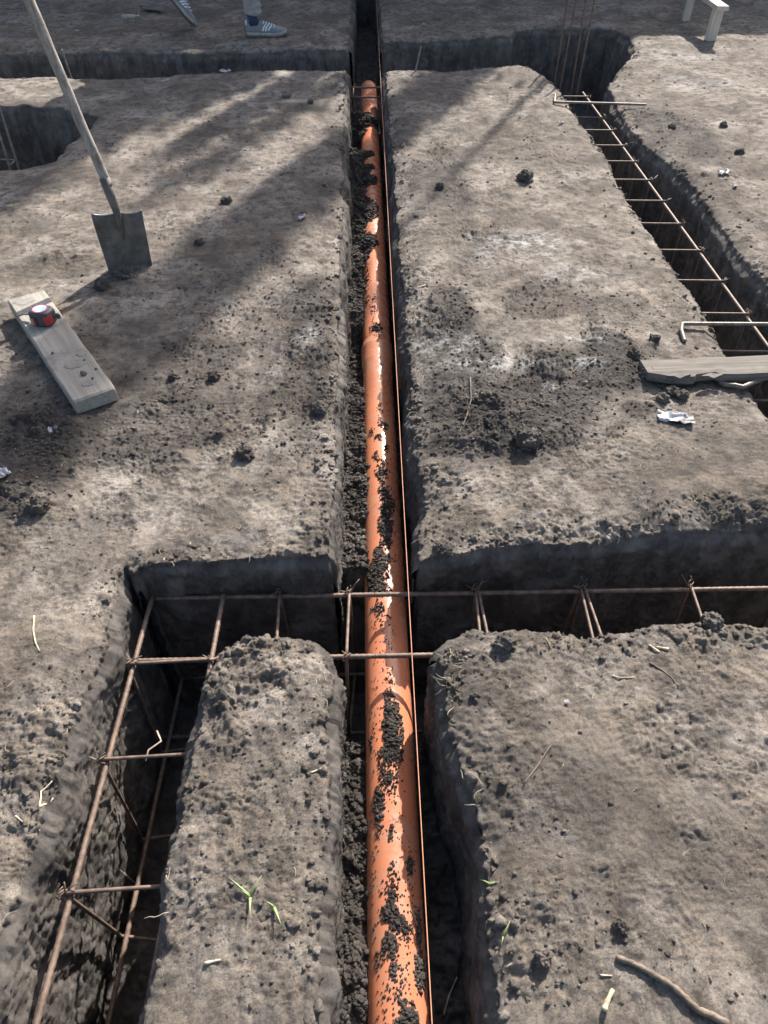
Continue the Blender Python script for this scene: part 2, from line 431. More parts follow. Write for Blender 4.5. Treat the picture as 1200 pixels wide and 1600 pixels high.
def blob(x, y, lst, z=0.0):
    """soft elliptical patches given where they lie on the ground"""
    out = np.zeros(len(x), np.float32)
    for (px, py, rx, ry, s) in lst:
        c = gp(px, py, z); a = (gp(px + rx, py, z) - c).length; b = abs(gp(px, py + ry, z).y - gp(px, py - ry, z).y) / 2
        q = ((x - c.x) / a) ** 2 + ((y - c.y) / b) ** 2
        out = np.maximum(out, s * np.clip(1.7 * np.exp(-q * 1.25), 0, 1))
    return out
FRESH_AND_SHADE = [(800, 640, 150, 60, .95), (720, 610, 70, 60, .7), (880, 590, 90, 50, .8), (780, 690, 120, 26, 1.0), (730, 560, 70, 60, .6), (700, 490, 50, 60, .7), (840, 470, 60, 40, .45), (960, 560, 60, 60, .75), (1000, 640, 40, 20, .6),
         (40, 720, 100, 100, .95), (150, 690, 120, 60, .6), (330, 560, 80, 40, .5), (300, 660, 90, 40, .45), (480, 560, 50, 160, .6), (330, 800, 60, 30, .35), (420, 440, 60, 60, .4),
         (380, 560, 150, 130, .42), (190, 650, 170, 90, .55), (100, 860, 140, 90, .38), (60, 1150, 110, 200, .3), (640, 300, 30, 200, .4), (330, 250, 90, 90, .3), (900, 250, 90, 100, .3), (700, 330, 60, 100, .4), (500, 800, 40, 90, .4),  # left block entries mix damp soil with shade painted into the colour
         (1000, 1330, 330, 300, .38), (400, 1330, 130, 330, .24), (930, 1080, 250, 90, .36), (760, 760, 120, 70, .3),  # near right block and mound: shade and vignetting painted as darker soil
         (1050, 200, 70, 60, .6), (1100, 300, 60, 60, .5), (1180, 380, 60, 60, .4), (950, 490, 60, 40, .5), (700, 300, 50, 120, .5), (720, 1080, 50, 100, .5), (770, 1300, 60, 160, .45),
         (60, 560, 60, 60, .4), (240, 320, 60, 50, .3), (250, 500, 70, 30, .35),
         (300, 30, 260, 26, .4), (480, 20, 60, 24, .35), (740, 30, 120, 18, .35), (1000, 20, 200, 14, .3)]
LIME = [(830, 375, 60, 16, 1), (860, 390, 30, 20, .9), (765, 375, 10, 8, 1), (760, 400, 12, 22, .8), (690, 535, 70, 16, .9), (780, 570, 90, 12, .9), (890, 530, 40, 10, .8), (915, 570, 24, 10, 1), (935, 535, 10, 6, 1), (855, 608, 12, 5, 1), (1100, 130, 60, 14, .5), (1060, 90, 50, 8, .55), (890, 430, 40, 20, .7), (100, 150, 50, 10, .25), (480, 530, 16, 14, .8)]
CRUMBLY = FRESH_AND_SHADE + [(640, 400, 30, 300, .7), (400, 1060, 120, 70, .8), (400, 1300, 140, 250, .6), (60, 1150, 140, 120, .9), (60, 1400, 130, 200, 1.0), (700, 800, 60, 80, 1.0), (350, 870, 160, 30, .9), (900, 830, 220, 24, .9), (1120, 790, 120, 22, .8), (760, 1020, 80, 50, .9), (1000, 1000, 250, 26, .6)]

def edge_noise(x, y): return .014 * pn2(x * 5, y * 5, 11) + .008 * pn2(x * 13, y * 13, 12)
def ground_height(x, y, fine=True):
    e = edge_noise(x, y)
    eh = .007 * pn2(x * 21, y * 21, 15) + .010 * np.abs(pn2(x * 38, y * 38, 13)) + .005 * pn2(x * 90, y * 90, 14)
    cr = np.clip(blob(x, y, CRUMBLY) + .5 * pn2(x * 2.1, y * 2.1, 21), 0, 1.2)
    top = .016 * pn2(x * 1.1, y * 1.1, 1) + .011 * pn2(x * 3.6, y * 3.6, 2) + .006 * pn2(x * 10, y * 10, 3)
    if fine:
        gr = .55 + .9 * sstep(-.25, .4, pn2(x * 3.1, y * 3.1, 9) + .5 * pn2(x * 8, y * 8, 10)) + .8 * cr
        top += gr * (.0026 * pn2(x * 32, y * 32, 4) + .0024 * pn2(x * 70, y * 70, 5) + .0017 * np.abs(pn2(x * 120, y * 120, 7)) + .0010 * pn2(x * 160, y * 160, 6))
        wx, wy = x + .020 * pn2(x * 9, y * 9, 61) + .008 * pn2(x * 33, y * 33, 67), y + .020 * pn2(x * 9, y * 9, 62) + .008 * pn2(x * 33, y * 33, 68)
        cl = sstep(-.05, .55, pn2(x * 4.3, y * 4.3, 69) + .6 * pn2(x * 12, y * 12, 70) + .35 * (cr - .4)) * np.clip(cr + .25, 0, 1)     # where the crust has broken up
        top += .012 * cl * pn2(wx * 15, wy * 15, 63) + .008 * cl * pn2(wx * 34, wy * 34, 64) + (.0015 + .006 * cl) * np.abs(pn2(wx * 70, wy * 70, 65)) + (.0006 + .004 * cl) * pn2(wx * 140, wy * 140, 66)
        top += .014 * cl * bumps(wx * 22, wy * 22, 30, .22) + .009 * cl * bumps(wx * 44, wy * 44, 31, .3) + .006 * (cl + .08) * bumps(wx * 95, wy * 95, 32, .4)
    # soil heap and ridges on the right block, scraped rim along the pipe trench
    top += .020 * blob(x, y, [(800, 672, 120, 26, 1), (720, 620, 60, 50, .5), (960, 580, 60, 30, .7)]) + .02 * blob(x, y, [(60, 720, 110, 90, 1)])
    fresh = np.clip(blob(x, y, FRESH_AND_SHADE) * 1.05 + .22 * pn2(x * 2.6, y * 2.6, 22) - .05, 0, 1)  # dug soil together with the painted shade patches
    h = top.copy(); wall = np.zeros(len(x), np.float32)
    cx = np.interp(y, [pa.y, pb.y], [pa.x, pb.x])
    right = sstep(-.05, .02, x - cx)
    floor_fine = (.022 * bumps(x * 30, y * 30, 41, .7) + .012 * bumps(x * 75, y * 75, 42, .7) + .006 * pn2(x * 25, y * 25, 43)) if fine else 0
    # loose fill beside the pipe, per stretch of the trench
    ys = [0, Yof(1600, -.24), Yof(1300, -.24), Yof(1150, -.24), Yof(1110, -.24), Yof(1000, -.24), Yof(940, -.24), Yof(900, -.24), Yof(760, -.24), Yof(640, -.24), Yof(545, -.24), Yof(525, -.24), Yof(515, -.24), Yof(440, -.24), Yof(400, -.24), Yof(330, -.24), Yof(255, -.24), Yof(246, -.24), Yof(225, -.24), Yof(212, -.24), Yof(190, -.24), Yof(180, -.24), 12]
    zs = [-.245, -.245, -.235, -.265, -.5, -.55, -.45, -.215, -.22, -.225, -.29, -.28, -.225, -.22, -.215, -.205, -.205, -.21, -.38, -.36, -.19, -.40, -.42]
    fill = np.interp(y, ys, zs) + .02 * pn2(x * 6, y * 6, 44)
    fill = np.where(x > cx + .01, np.minimum(fill, -.36 + .02 * pn2(x * 6, y * 6, 45)), fill)
    rag = .05 * np.abs(pn2(x * 16, y * 16, 71)) + .035 * np.abs(pn2(x * 37, y * 37, 72)) + .02 * pn2(x * 80, y * 80, 73) if fine else 0
    trenches = [
        # polygon, depth, wall width, crest drop and reach (left/near side , right/far side)
        (T_CROSS, -.62, .012, .055, .05), (T_LEFT, -.60, .012, .014, .02), (T_PIPE, None, .012, None, None),
        (T_FAR, -.55, .016, .03, .035), (T_RIGHT, -.60, .014, .030, .035), (T_PIT, -.6, .016, .02, .03)]
    for P, depth, w, c, r in trenches:
        d = sdf(x, y, P) + e
        d = d + eh * np.exp(-(d / np.where(d > 0, .014, .0045)) ** 2)
        if P is T_PIPE:
            c = .010 + .022 * right; r = .012 + .035 * right; depth = fill; w_ = w
        else: w_ = w
        if P is T_LEFT:
            lf = sstep(.47, .56, -x); c = c + .012 * lf; r = r + .02 * lf
        if P is T_CROSS:
            nr = sstep(1.22, 1.12, y); c = .045 - .033 * nr; r = .045 - .025 * nr
        t = np.clip((.005 - d) / w_, 0, 1)
        crest = -c * np.exp(-np.maximum(d, 0) / r)
        s = t ** .85
        fl = depth + floor_fine * (1.0 if P is T_PIPE else .5)
        hk = np.where(d > .005, top + crest, (top - c) * (1 - s) + fl * s )
        h = np.minimum(h, hk)
        wall = np.maximum(wall, np.where(d < 0, 1, np.exp(-np.maximum(d, 0) / .012)))
    return h, fresh, wall, cr

def axis_lines(spec):
    out = [spec[0][0]]
    for (a, b, s) in spec:
        n = max(1, round((b - a) / s)); out += list(a + (b - a) * (np.arange(1, n + 1) / n))
    return np.array(out)
def grow(a, b, n, s0):
    t = np.linspace(0, 1, n + 1)[1:]; return a + (b - a) * t ** 3
gxs = np.concatenate([(-3.3 - (60 - 3.3) * np.linspace(0, 1, 26)[1:][::-1] ** 3), axis_lines([(-3.3, -1.9, .014), (-1.9, -.95, .0075), (-.95, .95, .0034), (.95, 1.9, .0075), (1.9, 3.3, .014)]), 3.3 + (60 - 3.3) * np.linspace(0, 1, 26)[1:] ** 3])
gys = np.concatenate([-.15 - 40 * np.linspace(0, 1, 20)[1:][::-1] ** 3, axis_lines([(-.15, .22, .012), (.22, 1.75, .0032), (1.75, 3.0, .0062), (3.0, 4.4, .009), (4.4, 6.9, .013), (6.9, 9.0, .03)]), 9.0 + 120 * np.linspace(0, 1, 26)[1:] ** 3])
nx, ny = len(gxs), len(gys)
GX, GY = np.meshgrid(gxs, gys); fx, fy = GX.ravel(), GY.ravel()
Hh, FR, WL, CRm = ground_height(fx, fy)
H2 = Hh.reshape(ny, nx)
def ground_z(x, y):
    x = np.atleast_1d(np.asarray(x, float)); y = np.atleast_1d(np.asarray(y, float))
    i = np.clip(np.searchsorted(gxs, x) - 1, 0, nx - 2); j = np.clip(np.searchsorted(gys, y) - 1, 0, ny - 2)
    u = (x - gxs[i]) / (gxs[i + 1] - gxs[i]); v = (y - gys[j]) / (gys[j + 1] - gys[j])
    return (H2[j, i] * (1 - u) + H2[j, i + 1] * u) * (1 - v) + (H2[j + 1, i] * (1 - u) + H2[j + 1, i + 1] * u) * v
def gz(x, y): return float(ground_z(x, y)[0])
def on(px, py):
    """point of the ground surface seen along a sight line (top of the blocks)"""
    p = gp(px, py)
    for _ in range(3): p = gp(px, py, max(gz(p.x, p.y), -.08))
    p.z = gz(p.x, p.y); return p
# craggy walls: push steep vertices sideways
gyv, gxv = np.gradient(H2, gys, gxs)
sl = np.sqrt(gxv ** 2 + gyv ** 2).ravel() + 1e-6
steep = sstep(1.0, 3.5, sl)
nxv, nyv = (gxv.ravel() / sl), (gyv.ravel() / sl)
k = steep > .01
off = np.zeros(len(fx), np.float32)
X3, Y3, Z3 = fx[k], fy[k], Hh[k]
off[k] = .004 * pn3(X3 * 25, Y3 * 25, Z3 * 22) * steep[k]
V = np.stack([fx - nxv * off, fy - nyv * off, Hh], 1)
ii = (np.arange(ny - 1)[:, None] * nx + np.arange(nx - 1)[None]).ravel()
quads = np.stack([ii, ii + 1, ii + 1 + nx, ii + nx], 1)
# spade-cut faces of the trenches, sampled evenly over their height and joined to the ground sheet
CUT_V, CUT_Q = [], []
ALL = [T_CROSS, T_LEFT, T_PIPE, T_FAR, T_RIGHT, T_PIT]
nbase = len(V)
for P in ALL:
    A = np.roll(P, -1, 0); area = .5 * np.sum(P[:, 0] * A[:, 1] - A[:, 0] * P[:, 1]); sgn = 1 if area > 0 else -1
    pts = []
    for (ax_, ay_), (bx_, by_) in zip(P, A):
        L = math.hypot(bx_ - ax_, by_ - ay_); st = .0055 if min(ay_, by_) < 1.9 else .011
        n_ = max(1, int(L / st)); q_ = np.arange(n_) / n_; pts.append(np.stack([ax_ + (bx_ - ax_) * q_, ay_ + (by_ - ay_) * q_], 1))
    pts = np.vstack(pts)
    kk = 9; ext = np.vstack([pts[-kk:], pts, pts[:kk]]); ker = np.ones(2 * kk + 1) / (2 * kk + 1)
    sm = np.stack([np.convolve(ext[:, 0], ker, 'valid'), np.convolve(ext[:, 1], ker, 'valid')], 1)
    tg = np.roll(sm, -2, 0) - np.roll(sm, 2, 0); tg /= np.linalg.norm(tg, axis=1)[:, None] + 1e-9
    nn_ = np.stack([tg[:, 1], -tg[:, 0]], 1) * sgn                                  # points away from the trench
    ok = (pts[:, 0] > -3.2) & (pts[:, 0] < 3.2) & (pts[:, 1] > .05) & (pts[:, 1] < 9.0)
    for Q_ in ALL:
        if Q_ is not P: ok &= sdf(pts[:, 0], pts[:, 1], Q_) > -.004
    pos = pts - nn_ * edge_noise(pts[:, 0], pts[:, 1])[:, None]
    ztop = np.minimum(ground_z(pos[:, 0] + nn_[:, 0] * .006, pos[:, 1] + nn_[:, 1] * .008), .02) - .002
    zw = np.stack([np.roll(ztop, k_) for k_ in range(-7, 8)]); zm = zw.max(0); zm = np.stack([np.roll(zm, k_) for k_ in range(-7, 8)]).mean(0)
    ztop = np.maximum(ztop, zm - .008)
    ok &= ztop > -.2
    zbot = -.63 if P is not T_PIPE else -.50
    near = pts[:, 1].min() < 1.9; rows = 96 if near else 52
    tt = np.linspace(0, 1, rows)
    ZZ = ztop[None] + (zbot - ztop[None]) * tt[:, None]
    XX = np.repeat(pos[None, :, 0], rows, 0); YY = np.repeat(pos[None, :, 1], rows, 0)
    fxx, fyy, fzz = XX.ravel(), YY.ravel(), ZZ.ravel()
    fac = pn3(fxx * 5.5, fyy * 5.5, fzz * 3.2 + 7)
    dep = (ztop[None] - ZZ).ravel()
    ds = .006 * np.round(fac * 3) / 3 + .006 * fac + .007 * pn3(fxx * 13, fyy * 13, fzz * 11) + .009 * np.abs(pn3(fxx * 29, fyy * 29, fzz * 25)) + .007 * np.abs(pn3(fxx * 66, fyy * 66, fzz * 60)) + .0035 * pn3(fxx * 130, fyy * 130, fzz * 125)
    ds = (ds - .018 - .006 * sstep(1.7, 2.6, fyy) * sstep(.02, .16, dep)) * sstep(0, .035, dep) + .008 * (1 - sstep(0, .03, dep))
    NX, NY = np.repeat(nn_[None, :, 0], rows, 0).ravel(), np.repeat(nn_[None, :, 1], rows, 0).ravel()
    CUT_V.append(np.stack([fxx + NX * ds, fyy + NY * ds, fzz], 1))
    m_ = len(pts); c0 = np.arange(m_); c1_ = (c0 + 1) % m_; good = ok & ok[c1_]; c0, c1_ = c0[good], c1_[good]
    rr0 = np.arange(rows - 1)[:, None] * m_
    CUT_Q.append(nbase + np.stack([(rr0 + c0).ravel(), (rr0 + c1_).ravel(), (rr0 + m_ + c1_).ravel(), (rr0 + m_ + c0).ravel()], 1)); nbase += rows * m_
CV = np.vstack(CUT_V)
V = np.vstack([V, CV]); quads = np.vstack([quads] + CUT_Q)
FR = np.concatenate([FR, np.zeros(len(CV))]); WL = np.concatenate([WL, np.ones(len(CV))])
fx_, fy_ = V[:, 0], V[:, 1]
me = mesh_np('ground', V, quads=quads)
fr_all = FR
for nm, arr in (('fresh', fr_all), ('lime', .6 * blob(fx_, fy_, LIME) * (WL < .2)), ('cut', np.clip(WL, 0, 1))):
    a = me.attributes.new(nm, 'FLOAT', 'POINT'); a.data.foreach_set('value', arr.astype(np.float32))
tag(link_mesh('ground', me, M_GROUND), kind='structure')

# ------------------------------------------------------------------ loose crumbs lying on the ground and in the trench
def scatter(n, x0, x1, y0, y1, dens, r0, r1, power=2.2, zmin=-.1):
    P = []; rr = []
    x = rng.uniform(x0, x1, n); y = y0 + (y1 - y0) * rng.uniform(0, 1, n) ** 1.25
    z = ground_z(x, y); keep = (rng.uniform(0, 1, n) < dens(x, y)) & (z > zmin)
    x, y, z = x[keep], y[keep], z[keep]
    r = r0 + (r1 - r0) * rng.uniform(0, 1, len(x)) ** power * np.ones(len(x))
    return np.stack([x, y, z + r * .1], 1), r
def dens_ground(x, y):
    return np.clip(.05 + .8 * blob(x, y, CRUMBLY) ** 1.5 + .35 * pn2(x * 3, y * 3, 51) + .3 * pn2(x * 9, y * 9, 52), .01, 1)
P1, r1 = scatter(60000, -1.5, 1.6, .22, 2.6, dens_ground, .0010, .0046, 4.0)
P2, r2 = scatter(42000, -2.6, 2.9, 2.2, 6.6, dens_ground, .0014, .0068, 4.5)
tag(lumps('soil_crumbs', np.vstack([P1, P2]), np.concatenate([r1, r2]), M_CRUMB, tmpl=ICO1), 'scattered small dark and grey soil crumbs on the trampled ground', 'soil crumbs', kind='stuff')
LP, LR = [], []
for P in (T_CROSS, T_LEFT, T_PIPE, T_RIGHT, T_FAR):
    A = np.roll(P, -1, 0)
    for (ax_, ay_), (bx_, by_) in zip(P, A):
        L = math.hypot(bx_ - ax_, by_ - ay_); ym = (ay_ + by_) / 2
        if ym > 5.8 or ym < .1 or abs(ax_) > 2.6: continue
        n_ = int(L * (520 if ym < 2 else 300)); t_ = rng.uniform(0, 1, n_); ex_, ey_ = (bx_ - ax_) / (L + 1e-9), (by_ - ay_) / (L + 1e-9)
        o_ = rng.normal(0, .030, n_); x_ = ax_ + (bx_ - ax_) * t_ + ey_ * o_; y_ = ay_ + (by_ - ay_) * t_ - ex_ * o_
        clus = pn2(x_ * 7, y_ * 7, 57) + .5 * pn2(x_ * 18, y_ * 18, 58) > -.05
        z_ = ground_z(x_, y_); k_ = clus & (z_ > -.075); x_, y_, z_ = x_[k_], y_[k_], z_[k_]
        r_ = .0016 + .0085 * rng.uniform(0, 1, len(x_)) ** 3.2
        LP.append(np.stack([x_, y_, z_ + r_ * .15], 1)); LR.append(r_)
tag(lumps('lip_crumbs', np.vstack(LP), np.concatenate(LR), M_LIP, tmpl=ICO1, rough=.42), 'broken dry grey crumbs lying along the lips of the trenches', 'soil crumbs', kind='stuff')
def dens_fresh(x, y):
    return np.clip(blob(x, y, FRESH_AND_SHADE[:17]) * (.75 + .6 * pn2(x * 11, y * 11, 53)) - .12, 0, 1)
P4, r4 = scatter(90000, -1.9, 1.9, 1.5, 4.2, dens_fresh, .0013, .0058, 3.5)
tag(lumps('fresh_soil_crumbs', P4, r4, M_FRESH, tmpl=ICO1, rough=.4), 'dark crumbly freshly dug soil strewn over the pale trampled ground', 'fresh soil', kind='stuff')
def dens_trench(x, y):
    cx = np.interp(y, [pa.y, pb.y], [pa.x, pb.x]); return ((x > cx - .17) & (x < cx + .01)) * 1.0
P3, r3 = scatter(110000, -.25, .1, .25, 5.2, dens_trench, .0014, .0075, 3.6, -.33)
s = P3[:, 2] < -.12
tag(lumps('backfill_crumbs', P3[s], r3[s], M_FILL, tmpl=ICO1, rough=.42), 'loose dark crumbly backfill heaped along the left side of the orange pipe', 'backfill', kind='stuff')

# ------------------------------------------------------------------ the orange pipe with soil fallen on it
pipe = tag(empty('drain_pipe', (pa.x, pa.y, PIPE_Z - PIPE_R)), 'long glossy orange plastic drain pipe lying in the central trench', 'pipe')
def pipe_local(y, ang, r):
    """a point at angle ang (0 = top, + = right) on the pipe at world y, relative to its origin"""
    return Vector((pipe_x(y) - pa.x + math.sin(ang) * r, y - pa.y, PIPE_R + math.cos(ang) * r))
def section(name, y0, y1, socket_far):
    b = MB(); ys = [y0, y0 + .004]; rs = [PIPE_R - .003, PIPE_R]
    n = int((y1 - y0) / .05)
    for i in range(1, n): ys.append(y0 + .004 + (y1 - y0 - .3) * i / n); rs.append(PIPE_R)
    ys += [y1 - .17, y1 - .145, y1 - .14, y1 - .05, y1 - .045, y1 - .035, y1 - .03, y1 - .01, y1]
    rs += [PIPE_R, PIPE_R + .004, PIPE_R + .0045, PIPE_R + .0045, PIPE_R + .0058, PIPE_R + .0058, PIPE_R + .0045, PIPE_R + .0045, PIPE_R + .002]
    if not socket_far: rs = [min(r, PIPE_R) for r in rs]
    rings = []
    for y, r in zip(ys, rs):
        rings.append([pipe_local(y, 2 * math.pi * k_ / 56, r) for k_ in range(56)])
    b.loft(rings, cap=False)
    inner = [[pipe_local(y, 2 * math.pi * k_ / 56, PIPE_R - .004) for k_ in reversed(range(56))] for y in (y0, y0 + .3)]
    inner2 = [[pipe_local(y, 2 * math.pi * k_ / 56, PIPE_R - .004) for k_ in reversed(range(56))] for y in (y1 - .3, y1)]
    b.loft(inner, cap=False); b.loft(inner2, cap=False)
    return b.build(name, M_PIPE, pipe, smooth=True)
yj = Yof(525, -.19)
section('pipe_section', -.4, yj, True)
section('pipe_section', yj - .02, pb.y, False)

def soil_on_pipe(spots, parent):
    P, rr = [], []
    for (px, py, rx, ry, n, rmax, hp) in spots:
        # centre of the spot on the pipe surface
        d = ray(px, py); o = Vector((0, 0, CAM_H))
        lo = None
        for kz in np.linspace(-.13, -.30, 160):
            p = gp(px, py, kz)
            if (p.x - pipe_x(p.y)) ** 2 + (kz - PIPE_Z) ** 2 <= PIPE_R ** 2: lo = p; break
        if lo is None: continue
        D = (lo - o).length; ppm = FPX / D
        a0 = math.asin(max(-1, min(1, (lo.x - pipe_x(lo.y)) / PIPE_R)))
        sx = rx / ppm; sy = ry / ppm / .72
        for _ in range(n):
            t = 2 * math.pi * random.random(); q = random.random() ** .6
            ex, ey = math.cos(t) * q, math.sin(t) * q
            wob = 1 + .45 * mnoise.noise(Vector((px * .1 + math.cos(t) * 1.7, py * .1 + math.sin(t) * 1.7, 3)))
            y = lo.y + ey * sy * wob; a = a0 + ex * sx * wob / PIPE_R
            if abs(a) > 1.45: continue
            r = .0013 + (rmax - .0013) * random.random() ** 2 * (1.2 - q * .75)
            hh = hp * max(0, 1 - q * q) * random.random()
            L = pipe_local(y, a, PIPE_R + r * .35 + hh)
            P.append((L.x, L.y, L.z)); rr.append(r)
    return P, rr
SPOTS = [(a_, b_, c_, d_, int(n_ * (2.2 if b_ < 400 else .95)), r_ * (.9 if b_ < 400 else .68), h_ * (.8 if b_ < 400 else .4)) for (a_, b_, c_, d_, n_, r_, h_) in [(574, 192, 17, 14, 260, .013, .045), (566, 212, 10, 10, 90, .010, .02), (572, 243, 14, 10, 160, .011, .015), (576, 262, 8, 10, 90, .009, .01), (577, 283, 14, 13, 200, .011, .02), (578, 330, 12, 26, 260, .011, .02), (572, 315, 8, 8, 60, .008, .008), (576, 378, 14, 20, 260, .012, .025), (566, 300, 8, 30, 120, .009, .01), (568, 350, 8, 22, 120, .009, .01),
         (572, 440, 8, 60, 220, .007, .004), (588, 512, 11, 12, 120, .008, .008), (590, 528, 12, 8, 100, .007, .006), (583, 480, 6, 30, 70, .006, .003), (595, 640, 8, 12, 30, .004, .001), (600, 665, 9, 8, 60, .006, .003), (581, 675, 6, 9, 40, .005, .003), (592, 684, 7, 7, 50, .006, .003), (604, 700, 6, 8, 40, .005, .003), (587, 712, 6, 8, 50, .006, .003),
         (596, 735, 10, 24, 170, .008, .006), (600, 770, 9, 16, 110, .007, .005), (606, 790, 12, 20, 140, .008, .006), (603, 828, 11, 32, 330, .009, .010), (592, 862, 8, 10, 70, .007, .003), (595, 885, 14, 26, 300, .009, .008), (582, 905, 14, 24, 240, .009, .008), (597, 922, 14, 10, 130, .008, .005), (592, 950, 10, 12, 60, .006, .002), (581, 952, 4, 4, 14, .006, .002), (598, 970, 14, 14, 34, .004, .001),
         (608, 1064, 9, 12, 26, .004, .001), (608, 1088, 8, 10, 36, .005, .002), (612, 1108, 13, 20, 150, .007, .006), (614, 1145, 16, 36, 520, .0085, .014), (604, 1180, 16, 10, 120, .007, .004), (622, 1185, 8, 14, 40, .005, .002), (580, 1160, 4, 10, 30, .005, .002), (600, 1208, 10, 14, 80, .006, .003), (610, 1222, 12, 14, 90, .006, .003), (592, 1262, 10, 26, 200, .0065, .005),
         (611, 1296, 4, 6, 14, .006, .002), (611, 1311, 4, 5, 14, .006, .002), (640, 1352, 6, 13, 60, .006, .004), (616, 1365, 9, 16, 34, .005, .001), (611, 1385, 12, 14, 50, .006, .002), (614, 1408, 9, 12, 70, .0065, .003), (608, 1428, 12, 10, 90, .007, .004), (622, 1442, 13, 9, 110, .007, .005), (632, 1454, 14, 9, 60, .006, .002), (609, 1474, 11, 10, 110, .007, .006), (654, 1462, 6, 26, 90, .006, .003),
         (616, 1512, 6, 12, 50, .006, .003), (657, 1520, 11, 14, 110, .008, .006), (590, 1500, 4, 12, 30, .005, .002), (597, 1495, 6, 6, 22, .005, .002), (624, 1545, 10, 20, 36, .005, .001), (640, 1585, 14, 14, 90, .007, .004), (628, 1598, 12, 10, 60, .007, .004), (638, 1480, 26, 60, 90, .0034, 0), (640, 1390, 22, 60, 60, .003, 0), (585, 1340, 10, 90, 50, .003, 0), (612, 1560, 26, 40, 60, .0034, 0),
         (615, 1250, 20, 60, 40, .003, 0), (600, 1000, 24, 60, 70, .0028, 0), (612, 800, 14, 110, 110, .0038, 0), (606, 600, 14, 50, 40, .0034, 0), (585, 1130, 14, 60, 50, .003, 0)]]
Pp, Rp = soil_on_pipe(SPOTS, pipe)
Pw = np.array(Pp) + np.array([pa.x, pa.y, PIPE_Z - PIPE_R])
tag(lumps('fallen_soil', Pw, Rp, M_WET, tmpl=ICO1, rough=.42), 'dark soil crumbs fallen in clusters on top of the orange pipe', 'soil crumbs', kind='stuff')

# ------------------------------------------------------------------ taut orange builder's line with its end stakes
LZ = .012
la, lb = gp(675, 1600, LZ), gp(588.5, 10, LZ)
ld = (lb - la).normalized()
l0, l1 = la - ld * .75, lb + ld * 1.0
b = MB()
b.tube([l0 + (l1 - l0) * (i / 60) for i in range(61)], .00095, 6)
tag(b.build('mason_line', M_STRING, smooth=True), 'thin taut orange string stretched above the right side of the pipe', 'string')
for q, lab in ((l0, 'steel stake holding the near end of the orange string'), (l1, 'steel stake holding the far end of the orange string')):
    b = MB(); b.tube([(q.x, q.y, gz(q.x, q.y) - .05), (q.x, q.y, .06)], .006, 8)
    tag(b.build('line_stake', M_REBAR, smooth=True), lab, 'stake', 'stakes of the builder line')

# ------------------------------------------------------------------ rebar cages
def hook_wire(p, n=2, s=.02, m=None):
    b = MB()
    for _ in range(n):
        a = random.uniform(0, 6.28); pts = []
        for i in range(9):
            t = i / 8 * 5.2 + a; pts.append(Vector(p) + Vector((math.cos(t) * .009, math.sin(t * 1.3) * .009, math.sin(t) * .009)))
        e = pts[-1] + Vector((random.uniform(-1, 1), random.uniform(-.6, .6), random.uniform(.1, .9))) * s
        b.tube(pts + [e], .0014, 5)
    return b
def cage(name, label, rails, stirrups, rr=.006, rs=.0035, group=None, wires=True, mats=(M_REBAR, M_WIRE), base=None):
    """rails: list of polylines; stirrups: list of closed rings of points"""
    root = tag(empty(name, base or rails[0][0]), label, 'rebar cage', group)
    o = Vector(root.location)
    for L in rails:
        b = MB(); b.tube([Vector(p) - o for p in L], rr, 10, rib=.08, step=.007); b.build('rail', mats[0], root, smooth=True)
    for S in stirrups:
        b = MB(); P = [Vector(p) - o for p in S]; P.append(P[0]); b.tube(P, rs * 1.15, 8, step=.02); b.build('stirrup', mats[0], root, smooth=True)
        if wires:
            for p in S[:2]: hook_wire(Vector(p) - o, 3, .028).build('tie_wire', mats[1], root, smooth=True)
    return root
ZT, ZB = -.13, -.50
# cage across, in the near cross trench
f0 = gp(238, 935, ZT); yF = f0.y; yN = gp(500, 1027, ZT).y
xl, xr = gp(196, 1027, ZT).x, 2.6
rails = [[(gp(226, 935, ZT).x, yF, ZT), (xr, yF - .01, ZT)], [(xl, yN, ZT), (xr, yN, ZT)], [(xl, yF, ZB), (xr, yF, ZB)], [(xl, yN, ZB), (xr, yN, ZB)]]
sts = []
for px in (437, 546, 744, 748, 910, 916, 1085, 1240, 1400):
    X = gp(px, 936, ZT).x; w = random.uniform(-.012, .012)
    sts.append([(X, yF + .005, ZT + .009), (X + w, yN - .005, ZT + .009), (X + w * 2.4, yN - .005, ZB - .006), (X + random.uniform(-.03, .03), yF + .005, ZB - .006)])
cage('rebar_cage', 'rusty rebar cage crossing over the orange pipe in the near cross trench', rails, sts, group='rebar cages in the trenches')
# cage along the near left trench
q0, q1 = gp(238, 932, ZT + .012), gp(57, 1600, ZT + .012)
dv = (q1 - q0); q1 = q0 + dv * 1.25
W = Vector((gp(348, 935, ZT).x - gp(238, 935, ZT).x, 0, 0))
dz = Vector((0, 0, ZB - ZT))
rails = [[q0, q1], [q0 + W, q1 + W], [q0 + dz, q1 + dz], [q0 + W + dz, q1 + W + dz]]
sts = []
for (lx, ly) in ((206, 1041), (163, 1190), (107, 1398), (30, 1700)):
    p = gp(lx, ly, ZT + .012); t = (p.y - q0.y) / (q1.y - q0.y); p = q0 + (q1 - q0) * t; up = Vector((0, 0, .010)); o_ = Vector((-.012, 0, 0))
    sts.append([p + up + o_, p + W + up - o_ + Vector((0, .008, 0)), p + W + dz - o_, p + dz + o_ + Vector((0, random.uniform(-.03, .03), 0))])
cg = cage('rebar_cage', 'rusty ladder-like rebar cage in the narrow trench at the lower left', rails, sts, group='rebar cages in the trenches')
b = MB(); w0 = gp(228, 1189, ZT) - q0; pts = [w0, gp(232, 1172, ZT) - q0, gp(252, 1158, ZT) - q0, gp(245, 1142, ZT) - q0]
b.tube(pts, .0022, 6); b.build('bent_wire_end', M_PALE_WIRE, cg, smooth=True)
